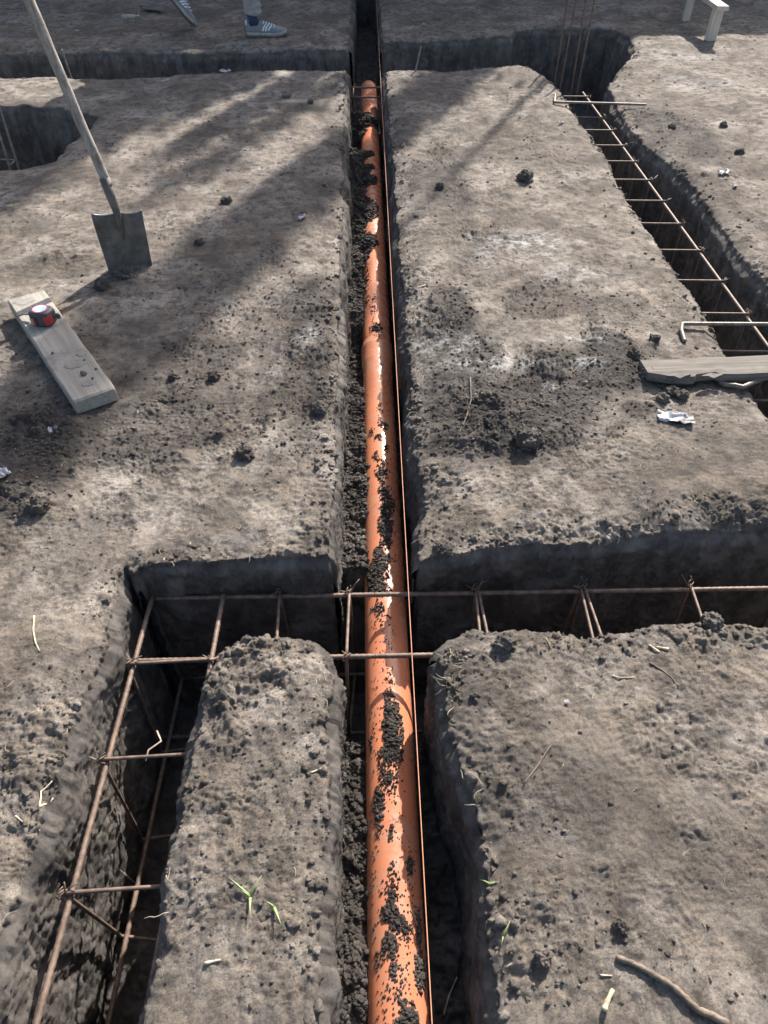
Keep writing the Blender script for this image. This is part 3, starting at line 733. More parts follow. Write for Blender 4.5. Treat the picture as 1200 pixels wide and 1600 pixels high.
# cage along the right trench
ZR = -.055
rx = gp(1127, 440, ZR).x; y0c, y1c = gp(1127, 440, ZR).y, 0
ya, yb = 1.55, gp(905, 145, ZR).y
rails = [[(rx, ya, ZR), (rx - .01, yb, ZR)], [(rx - .195, ya, ZR), (rx - .195, yb, ZR)], [(rx, ya, ZB), (rx, yb, ZB)], [(rx - .195, ya, ZB), (rx - .195, yb, ZB)]]
sts = []
for py in (150, 183, 203, 227, 252, 281, 314, 350, 392, 440, 492, 552, 630, 700):
    Y = gp(1000, py, ZR + .01).y
    sts.append([(rx + .009, Y, ZR + .009), (rx - .205, Y + .01, ZR + .009), (rx - .2, Y + random.uniform(-.02, .02), ZB), (rx + .005, Y + random.uniform(-.05, .05), ZB)])
cage('rebar_cage', 'long rebar cage with many rungs in the trench at the right edge', rails, sts, group='rebar cages in the trenches')
# short cage piece over the far end of the pipe
yA, yB_ = gp(570, 137, ZT).y, gp(570, 152, ZT).y
xa, xb = gp(528, 137, ZT).x, gp(594, 137, ZT).x
rails = [[(xa - .05, yA, ZT), (xb, yA, ZT)], [(xa, yB_, ZT), (xb, yB_, ZT)], [(xa - .05, yA, -.42), (xb + .02, yA, -.42)], [(xa - .05, yB_, -.42), (xb + .02, yB_, -.42)]]
X = gp(552, 145, ZT).x
cage('rebar_cage', 'short rebar cage end over the far end of the orange pipe', rails, [[(X, yA, ZT), (X, yB_, ZT), (X, yB_, -.42), (X, yA, -.42)]], group='rebar cages in the trenches')
# upright column bars at the far right pit
cols = [((868, 120), (883, 25)), ((877, 129), (895, 28)), ((894, 133), (911, 28)), ((903, 137), (925, 22))]
root = tag(empty('starter_bars', gp(885, 130, -.5)), 'four thin upright rebars standing in the far right pit corner', 'rebar', 'upright starter bars')
o = Vector(root.location)
for (p_, t_) in cols:
    base = gp(p_[0], p_[1], ZT); topp = gy(t_[0], t_[1], base.y + .01); d = (topp - base).normalized()
    b = MB(); b.tube([base + d * ((-.5 - base.z) / d.z) - o, base + d * .72 - o], .006, 8, rib=.05, step=.012); b.build('bar', M_REBAR, root, smooth=True)
for z in ():
    pts = []
    for j in (0, 1, 3, 2):
        base = gp(cols[j][0][0], cols[j][0][1], ZT); topp = gy(cols[j][1][0], cols[j][1][1], base.y + .01); d = (topp - base).normalized(); pts.append(base + d * ((z - base.z) / d.z) - o)
    if z > .5: b = MB(); b.tube(pts + [pts[0]], .003, 6); b.build('tie_ring', M_REBAR, root, smooth=True)
# bars standing in the left pit
root = tag(empty('starter_bars', gp(15, 255, -.5)), 'pair of upright rebars with crosspiece at the left edge pit', 'rebar', 'upright starter bars')
o = Vector(root.location)
e1, e2, e3 = gp(25, 250, -.12), gp(14, 259, -.12), gp(-14, 249, -.12)
for (p, tpx) in ((e1, (1, 172)), (e2, (-8, 185)), (e3, (-50, 160))):
    t_ = gy(tpx[0], tpx[1], p.y + .06); d = (t_ - p).normalized()
    b = MB(); b.tube([p - d * .36 - o, p + d * .75 - o], .006, 8, rib=.05, step=.012); b.build('bar', M_REBAR_GREY, root, smooth=True)
b = MB(); b.tube([e3 - o, e1 - o, e2 - o], .004, 6); b.build('stirrup', M_REBAR_GREY, root, smooth=True)

# ------------------------------------------------------------------ loose bars lying about
def bar(name, pts, r, m, label, cat='rebar', step=.006, group='loose bars lying on the ground'):
    b = MB(); o = Vector(pts[0]); b.tube([Vector(p) - o for p in pts], r, 10, rib=.05, step=step)
    ob = b.build(name, m, smooth=True); ob.location = o
    return tag(ob, label, cat, group)
a0 = on(866, 163); a1 = on(1000, 169); z = max(a0.z, a1.z) + .012
bar('loose_rebar', [on(867, 153) + Vector((0, 0, .02)), Vector((a0.x, a0.y, z)), Vector((a1.x + .03, a1.y, z))], .0065, M_REBAR_GREY, 'grey rebar with hooked end bridging the right trench near the far pit')
a0 = on(1064, 512); zz = max(a0.z + .012, .012); a1 = gp(1260, 507, zz)
bar('loose_rebar', [on(1069, 536) + Vector((0, 0, .006)), on(1063, 520) + Vector((0, 0, .01)), Vector((a0.x, a0.y, zz)), Vector((a1.x, a1.y, zz))], .0068, M_REBAR_GREY, 'thick grey L-shaped rebar laid across the right trench above the weathered board')
pts = [on(1122, 602) + Vector((0, 0, .012)), on(1132, 606) + Vector((0, 0, .012)), on(1146, 608) + Vector((0, 0, .014)), gp(1160, 605, .012), gp(1174, 599, .01), gp(1210, 586, -.02), gp(1250, 572, -.05)]
bar('bent_rebar', pts, .0075, M_REBAR_GREY, 'curved rebar end poking out from under the weathered board')
bar('thin_rod', [on(120, 119) + Vector((0, 0, -.02)), gy(96, 77, on(120, 119).y + .03)], .006, M_REBAR_GREY, 'thin rod leaning out of the far trench beside the shovel handle', 'rod')
bar('thin_rod', [on(648, 112) + Vector((0, 0, -.02)), gy(658, 72, on(648, 112).y + .06)], .006, M_REBAR_GREY, 'short pale rod standing at the far trench right of the string', 'rod')

M_MUD = plain('dried_mud_film', (.31, .28, .24), (.235, .21, .18), .95, 60, bstr=.6, bdist=.002)
# ------------------------------------------------------------------ plank with the tape measure
def rot_z(a): return Matrix.Rotation(a, 3, 'Z')
c1, c2, c3, c4 = gp(6, 466, .055), gp(72, 453, .055), gp(180, 604, .055), gp(113, 628, .055)
ctr = (c1 + c2 + c3 + c4) / 4
ax = ((c3 + c4) / 2 - (c1 + c2) / 2); L = ax.length; wd = ((c2 - c1).length + (c3 - c4).length) / 2
ang = math.atan2(ax.y, ax.x) - math.pi / 2
root = tag(empty('plank', (ctr.x, ctr.y, .006), (0, 0, ang)), 'short thick pale plank lying flat on the left with dried mud on it', 'plank')
b = MB(); b.box((0, 0, .024), (wd * .94, L, .048), bev=.004, jit=.0012, seg=14); b.build('board', M_PLANK, root)
def mud(px, py, r, name='mud_flake'):
    p = gp(px, py, .057); lp = rot_z(-ang) @ (p - Vector((ctr.x, ctr.y, 0)))
    b = MB(); n = 22; rings = []
    for (s_, h_) in ((1.02, -.0005), (1, .0012), (.8, .0022), (.4, .0026)):
        rings.append([Vector((lp.x + math.cos(2 * math.pi * i / n) * r * s_ * (1 + .35 * mnoise.noise(Vector((math.cos(2 * math.pi * i / n) * 1.6, math.sin(2 * math.pi * i / n) * 1.6, px)))),
                              lp.y + math.sin(2 * math.pi * i / n) * r * .8 * s_ * (1 + .35 * mnoise.noise(Vector((math.cos(2 * math.pi * i / n) * 2.6, math.sin(2 * math.pi * i / n) * 1.6, py)))), .048 + h_)) for i in range(n)])
    b.loft(rings); b.build(name, M_MUD, root, smooth=False)
mud(38, 469, .034); mud(118, 567, .034); mud(128, 551, .02); mud(138, 597, .022)
b = MB(); 
for (px, py, r) in ((131, 585, .010), (145, 592, .004), (150, 577, .004), (132, 563, .004), (82, 552, .004), (94, 606, .004), (60, 480, .003)):
    p = gp(px, py, .055); lp = rot_z(-ang) @ (p - Vector((ctr.x, ctr.y, 0))); b = MB(); b.add([Vector(v) * r * random.uniform(.8, 1.2) + Vector((lp.x, lp.y, .049 + r * .3)) for v in ICO1[0]], [tuple(f) for f in ICO1[1]]); b.build('mud_crumb', M_CLOD, root, smooth=True)
pass

tz = .006 + .048
tp = gp(70, 503, tz + .002)
ta = R(-14)
tape = tag(empty('tape_measure', (tp.x, tp.y, tz + .001), (0, 0, ta)), 'dark grey tape measure with red grip and blue label lying on the plank', 'tape measure')
def outline(sx, sy, n=40, flat=.35):
    out = []
    for i in range(n):
        a = 2 * math.pi * i / n; c_, s_ = math.cos(a), math.sin(a); p = .62
        x = math.copysign(abs(c_) ** p, c_) * sx; y = math.copysign(abs(s_) ** p, s_) * sy
        if y < 0: x *= 1 - .18 * flat * (1 if x < 0 else .3)
        out.append((x, y))
    return out
TS = .9
b = MB(); rings = []
for (k_, z_) in ((.86, 0), (.96, .004), (1, .010), (1, .036), (.97, .042), (.88, .047), (.6, .0485), (.2, .0485)):
    rings.append([Vector((x * k_, y * k_, z_)) for x, y in outline(.043 * TS, .036 * TS)])
b.loft(rings); b.build('case', M_RUBBER, tape, smooth=True)
def disc(r0, r1, z0, z1, name, m, cx=0, cy=0):
    b = MB(); n = 32
    ring = lambda r, z_: [Vector((cx + math.cos(2 * math.pi * i / n) * r, cy + math.sin(2 * math.pi * i / n) * r, z_)) for i in range(n)]
    b.loft([ring(r1, z0), ring(r1, z1), ring(r0 if r0 > 0 else r1 * .02, z1)], cap=(r0 == 0)); return b.build(name, m, tape, smooth=False)
disc(.0225, .0265, .0475, .0496, 'ring', M_RED)
disc(0, .0222, .0475, .0500, 'label_disc', M_BLUE_LABEL)
b = MB()
for (sx_, sy_, w_, h_, a_) in ((-.003, .004, .020, .004, .3), (.004, -.005, .016, .004, .3), (-.006, -.007, .007, .004, .3)):
    b.box((sx_, sy_, .0502), (w_, h_, .0008), rot_z(a_))
b.build('label_print', M_WHITE, tape)
b = MB()
for i in range(7):
    a = R(-52 + i * 13); pass
rings = []
O = outline(.0437 * TS, .0367 * TS, 80)
seg_ = [O[j % 80] for j in range(66, 80)]
for (x, y) in seg_:
    nrm = Vector((x, y, 0)).normalized()
    rings.append([Vector((x, y, .009)) , Vector((x, y, .037)), Vector((x, y, .037)) + nrm * .002, Vector((x, y, .009)) + nrm * .002])
b.loft(rings); b.build('side_grip', M_RED, tape)
b = MB(); b.box((-.006, -.0372, .022), (.007, .003, .026), bev=.001); b.build('red_stripe', M_RED, tape)
b = MB(); b.box((-.0165, -.0368, .021), (.010, .003, .022), bev=.001); b.build('grey_stripe', M_SOLE, tape)
b = MB(); pts = [(-.040, .010, .020), (-.055, .010, .017), (-.075, .008, .016), (-.095, .002, .010)]
b.loft([[Vector((x, y - .007, z_)), Vector((x, y - .007, z_ + .003)), Vector((x, y + .007, z_ + .003)), Vector((x, y + .007, z_))] for x, y, z_ in pts]); b.build('wrist_strap', M_RUBBER, tape)
b = MB(); b.box((.049, .012, .022), (.012, .010, .018), bev=.002); b.build('lock_button', M_RUBBER, tape)

# ------------------------------------------------------------------ weathered board bridging the right trench
zb = .010
d0, d1 = gp(1008, 577, zb + .02), gp(1245, 566, zb + .02)
ax = d1 - d0; ang = math.atan2(ax.y, ax.x); mid = (d0 + d1) / 2
root = tag(empty('board', (mid.x, mid.y, zb), (0, 0, ang)), 'weathered grey board half buried in soil bridging the right trench', 'board')
b = MB(); L = ax.length; n = 40; rings = []
for i in range(n + 1):
    x = -L / 2 + L * i / n; nn = lambda s, f: s * mnoise.noise(Vector((x * f, s * 50, 1)))
    lo = -.055 + nn(.010, 9) + (.012 if (.28 < i / n < .45) else 0) + (.02 * max(0, .12 - i / n) / .12); hi = .05 + nn(.006, 7)
    t_ = .024 + nn(.003, 12)
    rings.append([Vector((x, lo, 0)), Vector((x, lo, t_ * .6)), Vector((x, lo + .006, t_)), Vector((x, -.02, t_ + nn(.003, 20))), Vector((x, .01, t_ - .002)), Vector((x, hi - .004, t_ - .003)), Vector((x, hi, t_ * .6)), Vector((x, hi, 0))])
b.loft(rings); b.build('plank_body', M_OLDWOOD, root)
for (px, py, ln, rz) in ((1062, 583, .075, .03), (1115, 583, .07, -.03)):
    p = gp(px, py, zb + .035); lp = rot_z(-ang) @ (p - Vector((mid.x, mid.y, 0)))
    b = MB(); b.loft([[Vector((lp.x + t_ * ln - ln / 2, lp.y - .012 * (1 - abs(2 * t_ - 1)) , .022)), Vector((lp.x + t_ * ln - ln / 2, lp.y - .012 * (1 - abs(2 * t_ - 1)), .028 + .003 * math.sin(t_ * 9))), Vector((lp.x + t_ * ln - ln / 2, lp.y + .012 * (1 - abs(2 * t_ - 1)) + .002, .027)), Vector((lp.x + t_ * ln - ln / 2, lp.y + .014 * (1 - abs(2 * t_ - 1)) + .002, .022))] for t_ in (0, .25, .5, .75, 1)])
    b.build('splinter', M_OLDWOOD, root)

# ------------------------------------------------------------------ shovel stuck in the ground
B0 = on(204, 416)
T0 = gy(183, 334, B0.y - .02)
yaxis = (T0 - B0).normalized()
side_l, side_r = gy(146, 347, T0.y - .01), gy(217, 322, T0.y + .02)
xaxis = (side_r - side_l); bw = xaxis.length; xaxis = (xaxis - yaxis * xaxis.dot(yaxis)).normalized()
zaxis = xaxis.cross(yaxis)
Mx = Matrix((xaxis, yaxis, zaxis)).transposed()
shovel = tag(empty('shovel', B0), 'old shovel stuck upright in the ground with worn grey blade and wooden handle', 'shovel')
bl = (T0 - B0).length
b = MB(); rings = []; nb = 14; na = 14
def blade_pt(u, v, off_):                 # u -1..1 across, v 0..1 up (from 6 cm under the ground)
    yy = -.07 + (bl + .07) * v
    wv = bw / 2 * (1.0 - .10 * (1 - v) - .10 * max(0, .2 - v) / .2)
    curve = .016 * (u * u) - .010 * math.exp(-(u / .22) ** 2) * v * v
    top_lip = .010 * max(0, v - .93) / .07
    droop = -.008 * (1 - u * u) * (1 if v > .99 else 0) + (.010 * (v > .99) * abs(u) ** 6)
    return Mx @ Vector((u * wv, yy + droop, curve - top_lip + off_))
for off_, flip in ((0, False), (-.0028, True)):
    vs = [blade_pt(-1 + 2 * i / na, j / nb, off_) for j in range(nb + 1) for i in range(na + 1)]
    fs = []
    for j in range(nb):
        for i in range(na):
            a = j * (na + 1) + i; q = (a, a + 1, a + na + 2, a + na + 1); fs.append(q[::-1] if flip else q)
    b.add(vs, fs)
# rim that closes the blade
edge = [(-1 + 2 * i / na, 1.0) for i in range(na + 1)]; rim = [(-1, j / nb) for j in range(nb + 1)] + edge[1:] + [(1, 1 - j / nb) for j in range(1, nb + 1)]
vs = []; fs = []
for (u, v) in rim: vs += [blade_pt(u, v, 0), blade_pt(u, v, -.0028)]
for i in range(len(rim) - 1): fs.append((2 * i, 2 * i + 1, 2 * i + 3, 2 * i + 2))
b.add(vs, fs)
b.build('blade', M_STEEL, shovel, smooth=True)
b = MB(); b.tube([blade_pt(-1 + 2 * i / na, 1.0, -.001) for i in range(na + 1)], .0028, 6); b.build('top_edge', M_EDGE, shovel, smooth=True)
S0 = gy(163, 278, B0.y + .0) - B0; S1 = gy(45, 0, B0.y + .09) - B0
hd = (S1 - S0).normalized()
t0 = T0 - B0
b = MB(); b.tube([t0 - yaxis * .10 + zaxis * -.004, t0 - yaxis * .03 - zaxis * .003, t0 + yaxis * .01, t0.lerp(S0, .5), S0], [.006, .011, .0135, .0165, .019], 14); b.build('socket', M_STEEL, shovel, smooth=True)
b = MB(); pts = [S0 - hd * .03 + hd * (1.02 * i / 24) + Vector((mnoise.noise(Vector((i * .3, 0, 0))), mnoise.noise(Vector((0, i * .3, 5))), 0)) * .003 for i in range(25)]
b.tube(pts, [.0165 + .001 * mnoise.noise(Vector((i * .7, 2, 0))) for i in range(25)], 14); b.build('handle', M_HANDLE, shovel, smooth=True)
b = MB(); e_ = pts[-1]; b.tube([e_ + Vector((-.055, 0, 0)), e_ + Vector((.055, 0, 0))], .016, 12); b.build('grip', M_HANDLE, shovel, smooth=True)

# ------------------------------------------------------------------ trowel on the far strip
tp0 = on(204, 27); root = tag(empty('trowel', (tp0.x, tp0.y, tp0.z + .012)), 'masonry trowel with pale grey handle lying on the far strip', 'trowel')
o = Vector(root.location)
h0, h1 = gp(190, 27, .03) - o, gp(213, 26, .03) - o
b = MB(); b.tube([h0.lerp(h1, t_) for t_ in (0, .08, .3, .6, .9, 1)], [.009, .015, .018, .017, .014, .012], 14); b.build('handle', M_SOLE, root, smooth=True)
n1_ = gp(217, 24, .03) - o; n2_ = gp(217, 14, .02) - o + Vector((0, .02, .015)); n3 = gp(230, 10, .02) - o
b = MB(); b.tube([h1, n1_, n2_, n3], .006, 8); b.build('neck', M_EDGE, root, smooth=True)
A_ = gp(217, 12, .022) - o; Bq = gp(236, 5, .022) - o; Cq = gp(256, 11, .03) - o; Dq = gp(254, 18, .02) - o; Eq = gp(236, 15, .018) - o
b = MB(); tk = Vector((0, 0, .002)); b.loft([[A_, Bq, Cq, Dq, Eq], [p + tk for p in (A_, Bq, Cq, Dq, Eq)]]); b.build('blade', M_STEEL, root)

# ------------------------------------------------------------------ wooden stakes with a top board, far right
pz = on(1109, 63); p2 = on(1071, 32)
root = tag(empty('batter_board', (pz.x, pz.y, pz.z)), 'low wooden frame of two stakes with a bright top board at the far right', 'batter board')
HT = .19
b = MB(); b.box((0, 0, HT / 2 - .04), (.068, .05, HT + .08), bev=.003, jit=.001); b.build('stake', M_POST, root)
e_ = p2 - pz
b = MB(); b.box((e_.x, e_.y, HT / 2 - .04), (.05, .045, HT + .08), bev=.003, jit=.001); b.build('stake', M_POST, root)
b = MB(); aa = math.atan2(e_.y, e_.x) - math.pi / 2
b.box((e_.x / 2, e_.y / 2 + .05, HT + .015), (.085, e_.length + .28, .028), rot_z(aa), bev=.003, jit=.001); b.build('top_board', M_POST, root)

# ------------------------------------------------------------------ the person walking past on the far strip (mostly above the picture)
FR_ = on(412, 60); FL_ = on(302, 47)
person = tag(empty('person', (FR_.x, FR_.y, 0)), 'person in grey trousers, blue socks and grey striped sneakers stepping to the right', 'person')
o = Vector(person.location)
heel = on(386, 58) - o; heel.z = FR_.z
toe_l = FL_ - o
front_ankle = heel + Vector((.058, .02, .10))
dirx = Vector((.63, -.14, -.76)).normalized(); heelL = toe_l + Vector((0, 0, .018)) - dirx * .285; upv = Vector((.75, .35, .50)); yv = upv.cross(dirx).normalized(); zv = dirx.cross(yv)
Mr = Matrix((dirx, yv, zv)).transposed().to_4x4()
rear_ankle = heelL + dirx * .055 + zv * .11
hip = Vector((-.30, .10, .93)); hl, hr = hip + Vector((-.02, .10, -.02)), hip + Vector((.02, -.10, -.02))
kn_r = Vector((-.10, .0, .50)); kn_l = Vector((-.34, .14, .50))
def skin_body(name, pts, edges, radii, m, root_i=0, sub=2):
    me = bpy.data.meshes.new(name); me.from_pydata([tuple(p) for p in pts], edges, []); me.update()
    ob = link_mesh(name, me, m, person, False)
    md = ob.modifiers.new('skin', 'SKIN'); md.use_smooth_shade = True
    for i, sv in enumerate(me.skin_vertices[0].data):
        sv.radius = (radii[i] if isinstance(radii[i], tuple) else (radii[i], radii[i])); sv.use_root = (i == root_i)
    sb = ob.modifiers.new('sub', 'SUBSURF'); sb.levels = sub; sb.render_levels = sub
    return ob
chest, neck, head = hip + Vector((.06, 0, .38)), hip + Vector((.07, 0, .56)), hip + Vector((.10, 0, .70))
sl_, sr_ = chest + Vector((.0, .19, .10)), chest + Vector((.0, -.19, .10))
body_pts = [hip, hip + Vector((.03, 0, .2)), chest, neck, head, head + Vector((.01, 0, .09)), hl, kn_l, rear_ankle, hr, kn_r, front_ankle,
            sl_, sl_ + Vector((.06, .05, -.29)), sl_ + Vector((.22, .02, -.50)), sr_, sr_ + Vector((-.08, -.05, -.29)), sr_ + Vector((.03, -.06, -.54))]
body_ed = [(0, 1), (1, 2), (2, 3), (3, 4), (4, 5), (0, 6), (6, 7), (7, 8), (0, 9), (9, 10), (10, 11), (2, 12), (12, 13), (13, 14), (2, 15), (15, 16), (16, 17)]
body_r = [.13, .125, .13, .055, .085, .07, .085, .055, .034, .085, .055, .034, .055, .042, .028, .055, .042, .028]
skin_body('body', body_pts, body_ed, body_r, M_SKIN)
# hands: palm and five fingers
for wi, sgn in ((14, 1), (17, -1)):
    w_ = body_pts[wi]; e_ = body_pts[wi - 1]; d = (w_ - e_).normalized(); sd_ = Vector((0, 1, 0)).cross(d).normalized(); up_ = d.cross(sd_)
    P_ = [w_, w_ + d * .05]; E_ = [(0, 1)]; R_ = [.026, (.034)]
    for fi, (off_, ln) in enumerate(((-.030, .070), (-.010, .080), (.010, .076), (.028, .060))):
        b0 = len(P_); P_ += [w_ + d * .095 + sd_ * off_, w_ + d * (.095 + ln * .55) + sd_ * off_ + up_ * .012, w_ + d * (.095 + ln * .9) + sd_ * off_ + up_ * .032]
        E_ += [(1, b0), (b0, b0 + 1), (b0 + 1, b0 + 2)]; R_ += [.010, .0085, .0075]
    b0 = len(P_); P_ += [w_ + d * .04 - sd_ * .045, w_ + d * .08 - sd_ * .062]; E_ += [(0, b0), (b0, b0 + 1)]; R_ += [.012, .009]
    skin_body('hand', P_, E_, R_, M_SKIN, 0, 1)
skin_body('jacket', [hip + Vector((.0, 0, .02)), hip + Vector((.03, 0, .22)), chest, neck - Vector((0, 0, .05)), sl_, body_pts[13], body_pts[14] - Vector((.01, 0, -.02)), sr_, body_pts[16], body_pts[17] - Vector((0, 0, -.03))],
          [(0, 1), (1, 2), (2, 3), (2, 4), (4, 5), (5, 6), (2, 7), (7, 8), (8, 9)], [.165, .155, .16, .075, .075, .06, .048, .075, .06, .048], M_JACKET)
hem_r = front_ankle + Vector((.0, 0, .035)); hem_l = rear_ankle + (kn_l - rear_ankle).normalized() * .12
skin_body('trousers', [hip + Vector((0, 0, .03)), hl, kn_l, hem_l, hr, kn_r, hem_r + Vector((0, 0, .06)), hem_r], [(0, 1), (1, 2), (2, 3), (0, 4), (4, 5), (5, 6), (6, 7)], [.15, .105, .078, .062, .105, .080, .064, .062], M_TROUSER)
# gathered folds at the hem in view
b = MB(); rings = []
for i in range(12):
    t_ = i / 11; c_ = hem_r.lerp(hem_r + Vector((.004, 0, .17)), t_); rr_ = .060 + .005 * math.sin(i * 2.2)
    rings.append([c_ + Vector((math.cos(a) * rr_ * (1 + .05 * mnoise.noise(Vector((math.cos(a) * 2, math.sin(a) * 2, i * .9)))), math.sin(a) * rr_, .006 * math.sin(a * 2 + i))) for a in [2 * math.pi * k_ / 28 for k_ in range(28)]])
b.loft(rings); b.build('trouser_hem', M_TROUSER, person, smooth=True)
ha = head + Vector((-.01, 0, .06)); b = MB(); b.add([ha + Vector((v[0] * .098, v[1] * .085, max(v[2], -.5) * .105)) for v in ICO3[0]], [tuple(f) for f in ICO3[1]]); b.build('hair', M_HAIR, person, smooth=True)
for s_ in (1, -1):
    b = MB(); b.add([head + Vector((.085, .032 * s_, .035)) + Vector(v) * .011 for v in ICO1[0]], [tuple(f) for f in ICO1[1]]); b.build('eye', M_WHITE, person, smooth=True)
b = MB(); b.tube([head + Vector((.088, 0, .035)), head + Vector((.108, 0, .0)), head + Vector((.095, 0, -.008))], [.008, .014, .012], 8); b.build('nose', M_SKIN, person, smooth=True); b = MB()
b.tube([head + Vector((.09, -.022, -.04)), head + Vector((.098, 0, -.042)), head + Vector((.09, .022, -.04))], [.004, .007, .004], 6); b.build('mouth', M_SKIN, person, smooth=True)
for s_ in (1, -1): b = MB(); b.tube([head + Vector((-.005, .083 * s_, .045)), head + Vector((-.01, .09 * s_, .02)), head + Vector((0, .083 * s_, -.02))], [.010, .013, .008], 8); b.build('ear', M_SKIN, person, smooth=True)

def sneaker(M, heel_up=0):
    """sneaker, heel at the origin, toe along +x; M places it"""
    root_ = empty('sneaker'); root_.parent = person; root_.matrix_local = M
    xs = [0, .012, .04, .09, .14, .19, .235, .265, .285, .292]
    wd_ = [.020, .030, .036, .036, .040, .047, .048, .040, .022, .006]
    cy_ = [0, 0, 0, .002, .006, .008, .006, .004, .002, 0]
    sole_rings, tread_rings, up_rings = [], [], []
    hts = [.075, .098, .104, .092, .085, .070, .056, .046, .034, .026]
    n = 22
    for x, w_, c_, h_ in zip(xs, wd_, cy_, hts):
        lift = .014 * max(0, (x - .2) / .09) ** 2
        sole_rings.append([Vector((x, c_ - w_ - .004, lift + .006)), Vector((x, c_ - w_ - .005, lift + .027)), Vector((x, c_, lift + .028)), Vector((x, c_ + w_ + .005, lift + .027)), Vector((x, c_ + w_ + .004, lift + .006))])
        tread_rings.append([Vector((x, c_ - w_ - .003, lift)), Vector((x, c_ - w_ - .003, lift + .007)), Vector((x, c_ + w_ + .003, lift + .007)), Vector((x, c_ + w_ + .003, lift))])
        ring = []
        for k_ in range(n):
            a = math.pi * k_ / (n - 1); cc, ss = math.cos(a), math.sin(a)
            narrow = 1 - .28 * ss ** 2 * (1 if x < .15 else .5)
            ring.append(Vector((x, c_ + w_ * cc * narrow, lift + .024 + (h_ - .024) * ss ** (.55 if x > .15 else .75))))
        up_rings.append(ring)
    b = MB(); b.loft(sole_rings); b.build('midsole', M_SOLE, root_, smooth=True)
    b = MB(); b.loft(tread_rings); b.build('outsole', M_TREAD, root_)
    b = MB(); b.loft(up_rings[:]); b.build('upper', M_SHOE, root_, smooth=True)
    # light heel tab and three slanting side stripes
    for s_ in (-1, 1):
        for k_ in range(3):
            x0 = .125 + k_ * .021; b = MB(); rings = []
            for t_ in np.linspace(0, 1, 6):
                x = x0 + .022 * t_; wi = np.interp(x, xs, wd_); c_ = np.interp(x, xs, cy_); hh = np.interp(x, xs, hts)
                a = (.12 + .85 * t_); cc, ss = math.cos(a), math.sin(a); nar = 1 - .28 * ss ** 2 * (1 if x < .15 else .5)
                yy = c_ + s_ * (wi * cc * nar + .0015); z_ = .024 + (hh - .024) * ss ** (.55 if x > .15 else .75) + .001
                rings.append([Vector((x - .0055, yy, z_)), Vector((x + .0055, yy, z_)), Vector((x + .0055, yy - s_ * .004, z_ - .002)), Vector((x - .0055, yy - s_ * .004, z_ - .002))])
            b.loft(rings); b.build('stripe', M_WHITE, root_)
    b = MB(); b.box((.005, 0, .082), (.014, .040, .03), bev=.004); b.build('heel_tab', M_WHITE, root_)
    b = MB()
    for k_ in range(5):
        x = .128 + k_ * .019; h_ = np.interp(x, xs, hts); b.tube([Vector((x, -.026, h_ - .008)), Vector((x + .004, 0, h_ + .004)), Vector((x, .030, h_ - .008))], .0034, 6)
    b.build('laces', M_WHITE, root_, smooth=True)
    b = MB(); rings = []
    for i, (z_, r_) in enumerate(((.098, .040), (.106, .042), (.112, .040), (.108, .034))):
        rings.append([Vector((.055 + math.cos(2 * math.pi * k_ / 24) * r_ * 1.15, math.sin(2 * math.pi * k_ / 24) * r_ * .82, z_ - .06 * 0 + .012 * math.cos(2 * math.pi * k_ / 24))) for k_ in range(24)])
    b.loft(rings, cap=False); b.build('collar', M_SHOE, root_, smooth=True)
    b = MB(); b.tube([Vector((.06, 0, .07)), Vector((.056, 0, .12)), Vector((.052, 0, .20))], [.040, .041, .046], 16); b.build('sock', M_SOCK, root_, smooth=True)
sneaker(Matrix.Translation(heel + Vector((0, .02, .004))) @ Matrix.Rotation(R(-4), 4, 'Z'))
sneaker(Matrix.Translation(heelL) @ Mr)

